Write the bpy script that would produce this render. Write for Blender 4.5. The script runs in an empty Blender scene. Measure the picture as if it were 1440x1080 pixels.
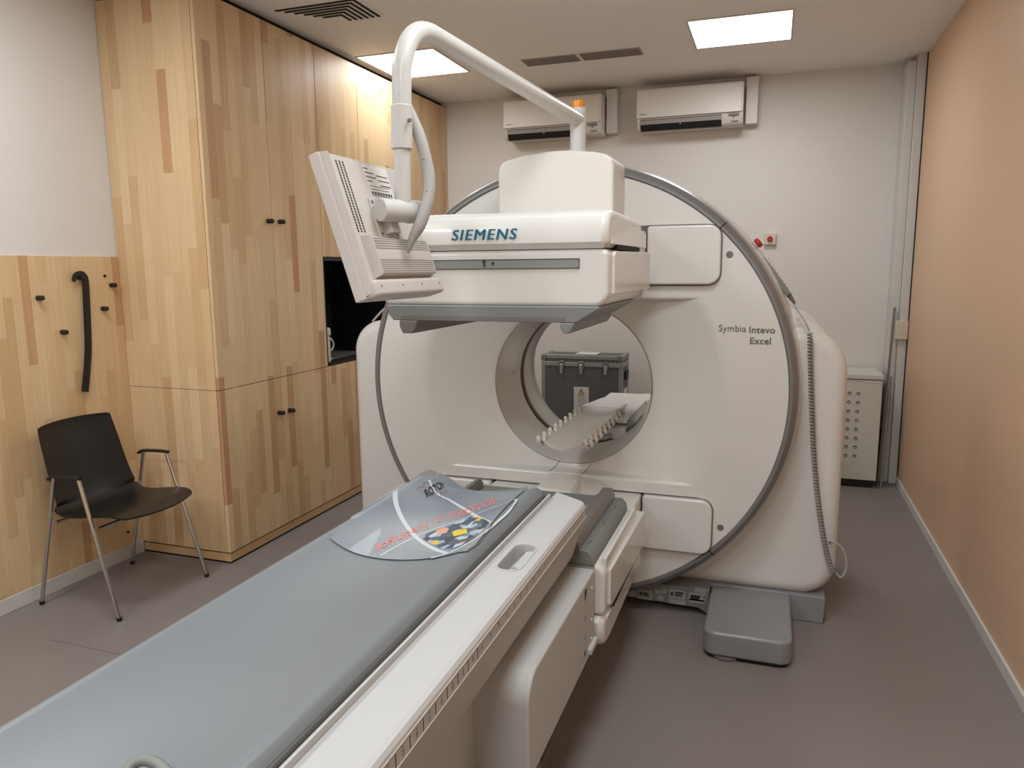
import bpy, bmesh, math, random
from mathutils import Vector, Matrix
random.seed(7)
PI = math.pi
col = bpy.context.scene.collection
scn = bpy.context.scene

# ------------------------------------------------------------------ camera
FPX, YAW, PITCH, ROLL, H = 1041.0, math.radians(-19.314), math.radians(-8.867), math.radians(-0.489), 1.6
F = Vector((math.sin(YAW)*math.cos(PITCH), math.cos(YAW)*math.cos(PITCH), math.sin(PITCH)))
r0 = Vector((math.cos(YAW), -math.sin(YAW), 0)); u0 = r0.cross(F)
RT = r0*math.cos(ROLL) + u0*math.sin(ROLL); UP = -r0*math.sin(ROLL) + u0*math.cos(ROLL)
CAM = Vector((0, 0, H))
cd = bpy.data.cameras.new('camera'); cd.sensor_width = 36; cd.lens = FPX/1440*36; cd.clip_start = .02
co = bpy.data.objects.new('camera', cd); col.objects.link(co)
m3 = Matrix((RT, UP, -F)).transposed().to_4x4(); m3.translation = CAM; co.matrix_world = m3
scn.camera = co
def _ray(u, v): return F + RT*((u-720)/FPX) + UP*((540-v)/FPX)
def PX(u, v, x): d = _ray(u, v); return CAM + d*((x)/d.x)
def PY(u, v, y): d = _ray(u, v); return CAM + d*(y/d.y)
def PZ(u, v, z): d = _ray(u, v); return CAM + d*((z-H)/d.z)

# ------------------------------------------------------------------ materials
def lin(c):
    return tuple(((x/255)/12.92 if x/255 <= .04045 else ((x/255+.055)/1.055)**2.4) for x in c) + (1,)
def mat(name, rgb, rough=.5, metal=0, coat=0, noise=0, nscale=30, bump=0, bscale=200, emis=None, spec=.5, alpha=1, trans=0):
    m = bpy.data.materials.new(name); m.use_nodes = True
    nt = m.node_tree; b = nt.nodes['Principled BSDF']
    c = lin(rgb) if max(rgb) > 1 else tuple(rgb)+(1,)
    b.inputs['Base Color'].default_value = c
    b.inputs['Roughness'].default_value = rough; b.inputs['Metallic'].default_value = metal
    b.inputs['Coat Weight'].default_value = coat; b.inputs['Coat Roughness'].default_value = .08
    b.inputs['Specular IOR Level'].default_value = spec
    b.inputs['Alpha'].default_value = alpha; b.inputs['Transmission Weight'].default_value = trans
    tc = nt.nodes.new('ShaderNodeTexCoord')
    n = nt.nodes.new('ShaderNodeTexNoise'); n.inputs['Scale'].default_value = nscale; n.inputs['Detail'].default_value = 4
    nt.links.new(tc.outputs['Object'], n.inputs['Vector'])
    mx = nt.nodes.new('ShaderNodeMix'); mx.data_type = 'RGBA'; mx.blend_type = 'MULTIPLY'
    k = nt.nodes.new('ShaderNodeMapRange'); k.inputs['To Min'].default_value = 1-(noise or .02); k.inputs['To Max'].default_value = 1+(noise or .02)
    nt.links.new(n.outputs['Fac'], k.inputs['Value'])
    mx.inputs['Factor'].default_value = 1; mx.inputs[6].default_value = c
    cmb = nt.nodes.new('ShaderNodeCombineColor')
    for i in range(3): nt.links.new(k.outputs[0], cmb.inputs[i])
    nt.links.new(cmb.outputs[0], mx.inputs[7]); nt.links.new(mx.outputs[2], b.inputs['Base Color'])
    if bump:
        n2 = nt.nodes.new('ShaderNodeTexNoise'); n2.inputs['Scale'].default_value = bscale
        nt.links.new(tc.outputs['Object'], n2.inputs['Vector'])
        bp = nt.nodes.new('ShaderNodeBump'); bp.inputs['Strength'].default_value = bump; bp.inputs['Distance'].default_value = .002
        nt.links.new(n2.outputs['Fac'], bp.inputs['Height']); nt.links.new(bp.outputs[0], b.inputs['Normal'])
    if emis:
        b.inputs['Emission Color'].default_value = tuple(emis[0])+(1,); b.inputs['Emission Strength'].default_value = emis[1]
    return m
def wood(name, tint=(1, 1, 1), seed=0.0, width=.060):
    """vertical glued beech staves: random tone per stave, butt joints, fine grain"""
    m = bpy.data.materials.new(name); m.use_nodes = True
    nt = m.node_tree; N = nt.nodes.new; L = nt.links.new; b = nt.nodes['Principled BSDF']
    geo = N('ShaderNodeNewGeometry'); sp = N('ShaderNodeSeparateXYZ'); L(geo.outputs['Position'], sp.inputs[0])
    def M(op, a, b_=None, c_=None):
        n = N('ShaderNodeMath'); n.operation = op
        for i, q in enumerate((a, b_, c_)):
            if q is None: continue
            if isinstance(q, (int, float)): n.inputs[i].default_value = q
            else: L(q, n.inputs[i])
        return n.outputs[0]
    s = M('ADD', sp.outputs[0], sp.outputs[1]); s = M('ADD', s, 10+seed)
    strip = M('FLOOR', M('DIVIDE', s, width))
    w1 = N('ShaderNodeTexWhiteNoise'); w1.noise_dimensions = '1D'; L(strip, w1.inputs['W'])
    ln = M('MULTIPLY_ADD', w1.outputs['Value'], .45, .42)
    zz = M('DIVIDE', M('MULTIPLY_ADD', w1.outputs['Value'], 7.3, sp.outputs[2]), ln)
    stave = M('FLOOR', zz)
    cv = N('ShaderNodeCombineXYZ'); L(strip, cv.inputs[0]); L(stave, cv.inputs[1])
    w2 = N('ShaderNodeTexWhiteNoise'); w2.noise_dimensions = '2D'; L(cv.outputs[0], w2.inputs['Vector'])
    cr = N('ShaderNodeValToRGB'); L(w2.outputs['Value'], cr.inputs[0]); e = cr.color_ramp.elements
    cols = [(0, (212, 180, 138)), (.2, (219, 189, 149)), (.42, (214, 182, 141)), (.6, (222, 193, 155)), (.78, (209, 175, 133)), (.91, (203, 167, 125)), (.962, (194, 152, 112)), (1, (190, 142, 106))]
    e[0].position = 0; e[0].color = lin(cols[0][1]); e[1].position = 1; e[1].color = lin(cols[-1][1])
    for p_, c_ in cols[1:-1]:
        q = e.new(p_); q.color = lin(c_)
    # grain
    mp = N('ShaderNodeMapping'); mp.inputs['Scale'].default_value = (60, 60, 2.2); L(geo.outputs['Position'], mp.inputs['Vector'])
    va = N('ShaderNodeVectorMath'); va.operation = 'ADD'; L(mp.outputs[0], va.inputs[0]); L(w2.outputs['Color'], va.inputs[1])
    g = N('ShaderNodeTexNoise'); g.inputs['Scale'].default_value = 1.5; g.inputs['Detail'].default_value = 5; L(va.outputs[0], g.inputs['Vector'])
    gm = N('ShaderNodeMapRange'); gm.inputs['From Min'].default_value = .3; gm.inputs['From Max'].default_value = .7
    gm.inputs['To Min'].default_value = .93; gm.inputs['To Max'].default_value = 1.05; L(g.outputs['Fac'], gm.inputs['Value'])
    # stave seams
    fr = M('FRACT', M('DIVIDE', s, width)); seam = M('LESS_THAN', fr, .025)
    sm = M('SUBTRACT', 1.0, M('MULTIPLY', seam, .08))
    k = M('MULTIPLY', gm.outputs[0], sm)
    cc = N('ShaderNodeCombineColor')
    for i in range(3): L(M('MULTIPLY', k, tint[i]), cc.inputs[i])
    mx = N('ShaderNodeMix'); mx.data_type = 'RGBA'; mx.blend_type = 'MULTIPLY'; mx.inputs['Factor'].default_value = 1
    L(cr.outputs[0], mx.inputs[6]); L(cc.outputs[0], mx.inputs[7]); L(mx.outputs[2], b.inputs['Base Color'])
    b.inputs['Roughness'].default_value = .42; b.inputs['Specular IOR Level'].default_value = .35
    return m
def mat_sheet():
    """translucent printed plastic sheet, mottled blue grey"""
    m = bpy.data.materials.new('printed_plastic_sheet'); m.use_nodes = True; nt = m.node_tree; b = nt.nodes['Principled BSDF']
    tc = nt.nodes.new('ShaderNodeTexCoord'); n = nt.nodes.new('ShaderNodeTexNoise'); n.inputs['Scale'].default_value = 2.5
    nt.links.new(tc.outputs['Object'], n.inputs['Vector'])
    cr = nt.nodes.new('ShaderNodeValToRGB'); cr.color_ramp.elements[0].color = lin((108, 117, 129)); cr.color_ramp.elements[1].color = lin((140, 148, 152))
    cr.color_ramp.elements[0].position = .35; cr.color_ramp.elements[1].position = .65
    nt.links.new(n.outputs['Fac'], cr.inputs[0]); nt.links.new(cr.outputs[0], b.inputs['Base Color'])
    b.inputs['Roughness'].default_value = .36; b.inputs['Coat Weight'].default_value = .1
    return m
def mat_collage():
    m = bpy.data.materials.new('collage_print'); m.use_nodes = True; nt = m.node_tree; b = nt.nodes['Principled BSDF']
    tc = nt.nodes.new('ShaderNodeTexCoord'); mp = nt.nodes.new('ShaderNodeMapping'); mp.inputs['Scale'].default_value = (34, 20, 1); mp.inputs['Rotation'].default_value = (0, 0, .6)
    v = nt.nodes.new('ShaderNodeTexVoronoi'); v.inputs['Scale'].default_value = 1.6; v.inputs['Randomness'].default_value = 1
    nt.links.new(tc.outputs['Object'], mp.inputs[0]); nt.links.new(mp.outputs[0], v.inputs['Vector'])
    sc = nt.nodes.new('ShaderNodeSeparateColor'); nt.links.new(v.outputs['Color'], sc.inputs[0])
    cr = nt.nodes.new('ShaderNodeValToRGB'); cr.color_ramp.interpolation = 'CONSTANT'; e = cr.color_ramp.elements
    cs = [(0, (50, 58, 62)), (.16, (96, 130, 160)), (.36, (176, 188, 196)), (.5, (74, 88, 102)), (.66, (58, 76, 100)), (.80, (150, 165, 178)), (.92, (104, 84, 74))]
    e[0].color = lin(cs[0][1]); e[1].position = .985; e[1].color = lin((196, 170, 40))
    for p_, c_ in cs[1:]:
        q = e.new(p_); q.color = lin(c_)
    nt.links.new(sc.outputs[0], cr.inputs[0]); nt.links.new(cr.outputs[0], b.inputs['Base Color']); b.inputs['Roughness'].default_value = .4
    return m

WHITE = mat('glossy_white_plastic', (214, 212, 208), .26, coat=.35, noise=.012, nscale=3)
WHITE2 = mat('satin_white_plastic', (216, 213, 207), .42, noise=.012, nscale=4)
BEDW = mat('bed_white_enamel', (180, 180, 180), .55, noise=.012, nscale=4)
MONW = mat('monitor_casing', (192, 186, 181), .5, noise=.015, nscale=8, bump=.08, bscale=600)
ARMW = mat('arm_enamel', (198, 198, 194), .35, coat=.1)
HOSE = mat('cable_sleeve_fabric', (166, 165, 162), .6, noise=.06, nscale=60)
RING = mat('ring_grey_metallic', (126, 126, 127), .32, metal=.35, coat=.25)
SILVER = mat('ring_silver_edge', (176, 180, 184), .3, metal=.4)
COLL = mat('collimator_grey', (122, 125, 124), .45, noise=.03)
COLD = mat('collimator_dark_grey', (110, 107, 104), .4)
BASEG = mat('base_cover_grey', (134, 136, 139), .38, coat=.15, noise=.03, nscale=6)
STRIPG = mat('strip_grey', (132, 134, 132), .35)
BLACK = mat('black_plastic', (22, 21, 21), .45)
GAP = mat('shadow_gap_black', (9, 8, 8), .8)
TEAL = mat('teal_letters', (0, 100, 122), .4)
INK = mat('dark_ink', (40, 42, 44), .5)
INKG = mat('grey_ink', (108, 104, 100), .5)
CHROME = mat('chrome', (200, 198, 195), .16, metal=1)
STEEL = mat('steel', (150, 148, 145), .3, metal=1)
ALU = mat('aluminium_edge', (160, 160, 158), .4, metal=.6, noise=.06)
CASEG = mat('flight_case_grey_panel', (92, 93, 94), .55, noise=.03)
MATT = mat('grey_mattress_vinyl', (116, 121, 125), .42, noise=.035, nscale=3, bump=.04, bscale=90)
ROLLSHADE = mat('mattress_roll_shade', (74, 76, 77), .4)  # darker grey stands in for the shading on the mattress edge roll
WALLW = mat('white_wall_paint', (220, 215, 210), .75, noise=.012, nscale=2, bump=.05, bscale=300)
CEILW = mat('ceiling_paint', (238, 234, 230), .8, noise=.012, nscale=2)
TAN = mat('peach_wall_laminate', (214, 177, 145), .42, noise=.02, nscale=1.2, spec=.4)
FLOOR = mat('grey_vinyl_floor', (130, 122, 119), .42, noise=.03, nscale=2.5, bump=.03, bscale=140, spec=.4)
TRIMW = mat('white_trim', (206, 203, 198), .45)
ACW = mat('ac_white_plastic', (214, 206, 199), .4)
CABM = mat('cream_metal', (206, 203, 193), .45)
RED = mat('red_button', (176, 36, 38), .4)
ORANGE = mat('amber_beacon', (226, 140, 20), .25, coat=.3)
BEIGE = mat('beige_plastic', (212, 200, 180), .5)
PAPER = mat('label_paper', (214, 212, 206), .6)
PAPERG = mat('label_grey_paper', (150, 150, 148), .6)
WARN = mat('warning_brown', (150, 112, 40), .6)
REDT = mat('red_print', (214, 118, 104), .45)
WHITEP = mat('pale_print', (190, 197, 203), .4)
YEL = mat('yellow_print', (214, 184, 40), .5)
SKINP = mat('salmon_print', (205, 150, 125), .5)
GLOW = mat('led_panel', (255, 252, 246), .5, emis=((1, 1, 1), 2.6))
GLASSD = mat('monitor_screen_glass', (12, 13, 15), .15)
BLADE = mat('ac_louvre_grey', (150, 144, 140), .45)
VENT = mat('vent_grille', (172, 163, 154), .6)
WD = wood('beech_staves'); WDP = wood('beech_staves_wall', (1.0, .985, .95), 3.13, .048)
WEDGE = mat('beech_plinth', (205, 168, 122), .5, noise=.05, nscale=12)
SHEET = mat_sheet(); COLLAGE = mat_collage()

# ------------------------------------------------------------------ mesh helpers
def tagp(o, label=None, cat=None, group=None, kind=None):
    if label: o['label'] = label
    if cat: o['category'] = cat
    if group: o['group'] = group
    if kind: o['kind'] = kind
    return o
def empty(name, loc, label, cat, group=None):
    o = bpy.data.objects.new(name, None); o.empty_display_size = .1; col.objects.link(o); o.location = loc
    return tagp(o, label, cat, group)
def obj(name, bm, m, parent=None, smooth=True, ang=38, org=None):
    bmesh.ops.recalc_face_normals(bm, faces=bm.faces[:])
    me = bpy.data.meshes.new(name)
    if smooth:
        a = math.radians(ang)
        for f in bm.faces: f.smooth = True
        for e in bm.edges:
            if len(e.link_faces) == 2 and e.calc_face_angle(0) > a: e.smooth = False
    o = bpy.data.objects.new(name, me); col.objects.link(o)
    off = Vector((0, 0, 0))
    if parent is not None:
        o.parent = parent; off = parent.matrix_world.translation.copy() if parent.parent is None else None
        wl = Vector((0, 0, 0)); p = parent
        while p: wl += p.location; p = p.parent
        off = wl
    elif len(bm.verts):
        lo = Vector((min(v.co[i] for v in bm.verts) for i in range(3))); hi = Vector((max(v.co[i] for v in bm.verts) for i in range(3)))
        off = Vector(((lo.x+hi.x)/2, (lo.y+hi.y)/2, lo.z)) if org is None else Vector(org)
        o.location = off
    bmesh.ops.translate(bm, verts=bm.verts[:], vec=-off)
    bm.to_mesh(me); bm.free(); me.materials.append(m)
    if smooth:
        wn = o.modifiers.new('wn', 'WEIGHTED_NORMAL'); wn.keep_sharp = True
    return o
def box(x0, x1, y0, y1, z0, z1, bev=0, seg=3, bm=None):
    b2 = bmesh.new(); bmesh.ops.create_cube(b2, size=1)
    for v in b2.verts: v.co = Vector(((x0+x1)/2+v.co.x*(x1-x0), (y0+y1)/2+v.co.y*(y1-y0), (z0+z1)/2+v.co.z*(z1-z0)))
    if bev: bmesh.ops.bevel(b2, geom=b2.edges[:], offset=bev, segments=seg, affect='EDGES', profile=.5)
    return merge(bm, b2)
def merge(bm, b2):
    if bm is None: return b2
    me = bpy.data.meshes.new('t'); b2.to_mesh(me); b2.free(); bm.from_mesh(me); bpy.data.meshes.remove(me); return bm
def frame_of(d):
    d = d.normalized(); a = Vector((0, 0, 1)) if abs(d.z) < .9 else Vector((1, 0, 0))
    x = d.cross(a).normalized(); return x, d.cross(x).normalized()
def cyl(p, q, r, n=24, bm=None, r2=None, bev=0):
    p, q = Vector(p), Vector(q); x, y = frame_of(q-p); r2 = r if r2 is None else r2
    b2 = bmesh.new(); A = []; B = []
    for i in range(n):
        a = 2*PI*i/n; d = x*math.cos(a)+y*math.sin(a); A.append(b2.verts.new(p+d*r)); B.append(b2.verts.new(q+d*r2))
    for i in range(n): b2.faces.new((A[i], A[(i+1) % n], B[(i+1) % n], B[i]))
    e1 = b2.faces.new(A[::-1]); e2 = b2.faces.new(B)
    if bev:
        bmesh.ops.bevel(b2, geom=list(e1.edges)+list(e2.edges), offset=bev, segments=3, affect='EDGES', profile=.5)
    return merge(bm, b2)
def smooth_path(P, k=8):
    P = [Vector(p) for p in P]; out = []
    for i in range(len(P)-1):
        a = P[max(i-1, 0)]; b = P[i]; c = P[i+1]; d = P[min(i+2, len(P)-1)]
        for j in range(k):
            t = j/k
            out.append(.5*((2*b)+(-a+c)*t+(2*a-5*b+4*c-d)*t*t+(-a+3*b-3*c+d)*t*t*t))
    out.append(P[-1]); return out
def tube(P, r, n=14, bm=None, cap=True, flat=1.0):
    P = [Vector(p) for p in P]; R = r if isinstance(r, (list, tuple)) else [r]*len(P)
    b2 = bmesh.new(); rings = []; x = None
    for i, p in enumerate(P):
        t = (P[min(i+1, len(P)-1)]-P[max(i-1, 0)]).normalized()
        if x is None: x, _ = frame_of(t)
        x = (x - t*x.dot(t)).normalized(); y = t.cross(x)
        rings.append([b2.verts.new(p+(x*math.cos(2*PI*k/n)+y*math.sin(2*PI*k/n)*flat)*R[i]) for k in range(n)])
    for a, b in zip(rings, rings[1:]):
        for k in range(n): b2.faces.new((a[k], a[(k+1) % n], b[(k+1) % n], b[k]))
    if cap: b2.faces.new(rings[0][::-1]); b2.faces.new(rings[-1])
    return merge(bm, b2)
def prism(poly, axis, a, b, bev=0, seg=3, bm=None, r2=1.0):
    """poly in the two other axes (order x,y,z minus axis), extruded from a to b"""
    b2 = bmesh.new()
    def P(p, t):
        return {'x': (t, p[0], p[1]), 'y': (p[0], t, p[1]), 'z': (p[0], p[1], t)}[axis]
    A = [b2.verts.new(P(p, a)) for p in poly]; B = [b2.verts.new(P(p, b)) for p in poly]
    n = len(poly)
    for i in range(n): b2.faces.new((A[i], A[(i+1) % n], B[(i+1) % n], B[i]))
    f1 = b2.faces.new(A[::-1]); f2 = b2.faces.new(B)
    if bev:
        bmesh.ops.recalc_face_normals(b2, faces=b2.faces[:])
        bmesh.ops.bevel(b2, geom=list(f1.edges)+list(f2.edges), offset=bev, segments=seg, affect='EDGES', profile=.5)
    return merge(bm, b2)
def rrect(x0, x1, z0, z1, r, k=6, rs=None):
    rs = rs or (r, r, r, r); out = []   # corners: (x1,z1),(x0,z1),(x0,z0),(x1,z0)
    for (cx, cz, sx, sz, a0), q in zip(((x1, z1, -1, -1, 0), (x0, z1, 1, -1, 90), (x0, z0, 1, 1, 180), (x1, z0, -1, 1, 270)), rs):
        for i in range(k+1):
            a = math.radians(a0+90*i/k); out.append((cx+sx*q+q*math.cos(a), cz+sz*q+q*math.sin(a)))
    return out
def lathe(prof, cx, cz, n=96, a0=0, a1=2*PI, bm=None, close=False):
    """profile [(r,y)] turned about the horizontal y axis through (cx,cz)"""
    b2 = bmesh.new(); full = abs(a1-a0-2*PI) < 1e-6; rings = []
    for i in range(n if full else n+1):
        a = a0+(a1-a0)*i/n
        rings.append([b2.verts.new((cx+r*math.cos(a), y, cz+r*math.sin(a))) for r, y in prof])
    m = len(rings)
    for i in range(m if full else m-1):
        A, B = rings[i], rings[(i+1) % m]
        for k in range(len(prof)-1): b2.faces.new((A[k], A[k+1], B[k+1], B[k]))
        if close: b2.faces.new((A[-1], A[0], B[0], B[-1]))
    if not full and close: b2.faces.new(rings[0]); b2.faces.new(rings[-1][::-1])
    return merge(bm, b2)
def zlathe(prof, x, y, n=24, bm=None):
    b2 = bmesh.new(); R = [[b2.verts.new((x+r*math.cos(2*PI*i/n), y+r*math.sin(2*PI*i/n), z)) for i in range(n)] for r, z in prof]
    for A, B in zip(R, R[1:]):
        for i in range(n): b2.faces.new((A[i], A[(i+1) % n], B[(i+1) % n], B[i]))
    b2.faces.new(R[0][::-1]); b2.faces.new(R[-1]); return merge(bm, b2)
def textmesh(s, spacing=1.0, bold=0.0, shear=0.0):
    cu = bpy.data.curves.new('t', 'FONT'); cu.body = s; cu.space_character = spacing; cu.offset = bold; cu.shear = shear; cu.resolution_u = 3
    o = bpy.data.objects.new('t', cu); col.objects.link(o)
    dg = bpy.context.evaluated_depsgraph_get(); me = bpy.data.meshes.new_from_object(o.evaluated_get(dg))
    bpy.data.objects.remove(o); bpy.data.curves.remove(cu)
    bm = bmesh.new(); bm.from_mesh(me); bpy.data.meshes.remove(me); return bm
def text(name, s, P0, P1, PU, m, parent, spacing=1.0, bold=0.0, shear=0.0, fn=None, thick=.0012, nrm=None, fat=0):
    """lettering whose box runs P0->P1 (baseline) and P0->PU (height)"""
    bm = textmesh(s, spacing, bold, shear)
    if fat:
        src = bm; bm = None
        for q in (-1, -.33, .33, 1):
            c_ = src.copy(); bmesh.ops.translate(c_, verts=c_.verts[:], vec=(q*fat, 0, .0004*(q+1))); bm = merge(bm, c_)
        src.free()
    P0, P1, PU = Vector(P0), Vector(P1), Vector(PU)
    xs = [v.co.x for v in bm.verts]; ys = [v.co.y for v in bm.verts]; x0, x1, y0, y1 = min(xs), max(xs), min(ys), max(ys)
    n = (P1-P0).cross(PU-P0).normalized() if nrm is None else Vector(nrm)
    for v in bm.verts:
        p = P0+(P1-P0)*((v.co.x-x0)/(x1-x0))+(PU-P0)*((v.co.y-y0)/(y1-y0))
        v.co = fn(p) if fn else p + n*(thick+v.co.z)
    return obj(name, bm, m, parent, smooth=False)
def boolean_cut(o, bmc):
    me = bpy.data.meshes.new('cut'); bmesh.ops.recalc_face_normals(bmc, faces=bmc.faces[:])
    bmc.to_mesh(me); bmc.free(); c = bpy.data.objects.new('cut', me); col.objects.link(c)
    md = o.modifiers.new('b', 'BOOLEAN'); md.object = c; md.operation = 'DIFFERENCE'; md.solver = 'EXACT'
    bpy.context.view_layer.update()
    dg = bpy.context.evaluated_depsgraph_get(); nm = bpy.data.meshes.new_from_object(o.evaluated_get(dg))
    o.modifiers.clear(); o.data = nm; bpy.data.objects.remove(c)

# ------------------------------------------------------------------ room
XL, XR, YB, YF, ZC = -3.368, .93, 6.188, -2.3, 3.024
XC, YC = -2.753, 3.150
def struct(name, bm, m): return tagp(obj(name, bm, m), kind='structure')
struct('floor', box(XL-.1, XR+.1, YF-.1, YB+.1, -.1, 0), FLOOR)
struct('ceiling', box(XL-.1, XR+.1, YF-.1, YB+.1, ZC, ZC+.1), CEILW)
struct('wall_left', box(XL-.13, XL-.012, YF, YB, 0, ZC), WALLW)
struct('wall_right', box(XR, XR+.1, YF, YB, 0, ZC), TAN)
struct('wall_back', box(XL-.1, XR+.1, YB, YB+.1, 0, ZC), WALLW)
struct('wall_front', box(XL-.1, XR+.1, YF-.1, YF, 0, ZC), WALLW)
struct('baseboard_right', box(XR-.012, XR, YF, 5.93, 0, .058, .002, 1), TRIMW)
struct('baseboard_left', box(XL-.012, XL+.004, YF, YC, 0, .075, .002, 1), TRIMW)
struct('trim_1', box(XL-.012, XL, YF, YC, .075, 1.681, .002, 1), WDP)
struct('trim_2', box(.872, XR-.004, 5.935, YB, .0, ZC, .003, 1), TRIMW)           # white corner duct
struct('trim_3', box(.815, .872, 5.975, YB, .0, 2.99, .008, 2), TRIMW)
struct('trim_4', box(XR-.006, XR+.001, 5.925, 5.937, 0, ZC), GAP)
sm = struct('trim_5', box(-2.95, -2.3, 2.204, 2.207, 0, .0006), mat('floor_weld', (96, 90, 88), .6))

# ------------------------------------------------------------------ ceiling fittings
LP = 21.6
def light_panel(x0, x1, y0, y1, label, grp=None):
    t = empty('ceiling_light', ((x0+x1)/2, (y0+y1)/2, ZC), label, 'light', grp)
    b = None
    for q in ((x0-.012, x1+.012, y0-.012, y0), (x0-.012, x1+.012, y1, y1+.012), (x0-.012, x0, y0, y1), (x1, x1+.012, y0, y1)): b = box(*q, ZC-.006, ZC+.002, bm=b)
    obj('light_frame', b, TRIMW, t)
    obj('light_diffuser', box(x0, x1, y0, y1, ZC-.004, ZC+.001), GLOW, t)
    la = bpy.data.lights.new('panel_lamp', 'AREA'); la.shape = 'RECTANGLE'; la.size = x1-x0-.02; la.size_y = y1-y0-.02
    la.energy = LP*((.42 if x0 < -1 else .72) if y0 > 4 else (.85 if y0 > 1 else (.6 if y0 > 0 else 1.25))); la.color = (.94, 1.0, 1.03); la.spread = math.radians(178)
    lo_ = bpy.data.objects.new('panel_lamp', la); col.objects.link(lo_); lo_.parent = t; lo_.location = (0, 0, -.008)
light_panel(-2.722, -2.160, 4.655, 5.262, 'square lit ceiling panel behind the bent monitor arm, beside the wooden cabinets')
light_panel(-.535, .040, 4.700, 5.272, 'square lit ceiling panel above the right air conditioner')
for x, y, l in ((-2.44, 1.95, 'square lit ceiling panel over the bed, left, out of the frame'), (-.25, 1.95, 'square lit ceiling panel over the bed, right, out of the frame'),
                (-2.44, .6, 'added square light panel over the near end of the bed, left, out of the frame'), (-.25, .6, 'added square light panel right above the camera, out of the frame'),  # unseen pair added to brighten the near part of the room
                (-2.44, -.75, 'square lit ceiling panel behind the camera, left'), (-.25, -.75, 'square lit ceiling panel behind the camera, right')):
    light_panel(x-.285, x+.285, y-.285, y+.285, l)
t = empty('ceiling_diffuser', (-2.46, 3.83, ZC), 'square ceiling air diffuser with dark slots above the wooden cabinets', 'vent')
dx0, dx1, dy0, dy1 = -2.70, -2.14, 3.42, 3.98
obj('diffuser_plate', box(dx0, dx1, dy0, dy1, ZC-.006, ZC, .002, 1), CEILW, t)
b = None
for k in range(6):
    i = .06+k*.037; w = .014
    X0, X1, Y0_, Y1_ = dx0+i, dx1-i, dy0+i, dy1-i
    if X1-X0 < .05: break
    for q in ((X0, X1, Y0_, Y0_+w), (X0, X1, Y1_-w, Y1_)): b = box(*q, ZC-.012, ZC-.005, bm=b)
    for q in ((X0, X0+w, Y0_+w, Y1_-w), (X1-w, X1, Y0_+w, Y1_-w)): b = box(*q, ZC-.012, ZC-.005, bm=b)
# the near-right half of the slots reads black, the far-left half closed: keep only the slots on two sides
b.free(); b = None
for k in range(6):
    i = .02+k*.037; w = .017
    b = box(dx0+i+.02, dx1-i, dy0+i+.24, dy0+i+.24+w, ZC-.010, ZC-.0055, bm=b)
    b = box(dx1-i-w, dx1-i, dy0+i+.24+w, dy1-.01, ZC-.010, ZC-.0055, bm=b)
obj('diffuser_slots', b, GAP, t)
def grille(x0, x1, label):
    y0, y1 = 5.115, 5.285
    t = empty('ceiling_grille', ((x0+x1)/2, (y0+y1)/2, ZC), label, 'vent', None)
    obj('grille_frame', box(x0, x1, y0, y1, ZC-.004, ZC), VENT, t)
    b = None
    for k in range(10): b = box(x0+.01, x1-.01, y0+.012+k*.0155, y0+.018+k*.0155, ZC-.009, ZC-.003, bm=b)
    obj('grille_slats', b, mat('grille_slats', (140, 132, 126), .6), t)
grille(-1.712, -1.322, 'left one of two linear ceiling grilles above the monitor arm')
grille(-1.302, -.889, 'right one of two linear ceiling grilles, nearer the lit panel')

# ------------------------------------------------------------------ wooden cabinets
def knob(parent, y, z, x=XC):
    obj('knob', cyl((x-.002, y, z), (x+.042, y, z), .0135, 20, bev=.005), BLACK, parent)
def cab(name, y0, y1, z0, z1, doors, label, knobs=(), side=False):
    t = empty(name, ((XL+XC)/2, (y0+y1)/2, z0), label, 'cabinet')
    e = .0015
    obj('carcass', box(XL-.008 if side else XL, XC-.022, y0+e, y1-e, z0+e, z1-e), WD, t)
    ds = []
    for a, b_ in zip(doors, doors[1:]):
        ds.append(obj('door', box(XC-.020, XC, a+(.002), b_-.002, z0+.002, z1-.002, .0012, 1), WD, t))
    for i, y, z in knobs: knob(ds[i], y, z)
    return t
ZS, ZT = .9695, 2.984
t = empty('cabinet_plinth', ((XL+XC)/2, (YC+YB)/2, 0), 'low beech plinth board running under the row of wooden cabinets', 'plinth')
obj('plinth_board', box(XL-.008, XC-.006, YC+.006, YB-.004, .012, .057), WEDGE, t)
obj('plinth_gap', box(XL, XC-.012, YC+.012, YB-.01, 0, .064), GAP, t)
cab('base_cabinet', YC, 4.18, .064, ZS, (YC, 3.68, 4.18), 'lower double-door beech cabinet with two black knobs, beside the black chair', ((0, 3.636, .762), (1, 3.737, .758)), True)
cab('tall_cabinet', YC, 4.18, ZS, ZT, (YC, 3.68, 4.18), 'tall upper double-door beech cabinet with two black knobs, nearest the camera', ((0, 3.636, 1.88), (1, 3.741, 1.882)), True)
cab('base_cabinet', 4.18, 5.2, .064, ZS, (4.18, 4.69, 5.2), 'lower beech cabinet under the black sink niche')
cab('wall_cabinet', 4.18, 5.2, 1.684, ZT, (4.18, 4.68, 5.2), 'upper beech cabinet above the black sink niche, behind the monitor')
cab('base_cabinet', 5.2, YB-.004, .064, ZS, (5.2, 5.69, YB-.004), 'lower beech cabinet in the far corner, hidden behind the scanner')
cab('tall_cabinet', 5.2, YB-.004, ZS, ZT, (5.2, 5.69, YB-.004), 'tall upper beech cabinet in the far corner by the white back wall')
struct('cabinet_gap_shade', box(XL, XC-.05, YC+.03, YB-.005, ZT, ZC), GAP)     # black block painting in the shade of the gap over the cabinets
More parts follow.
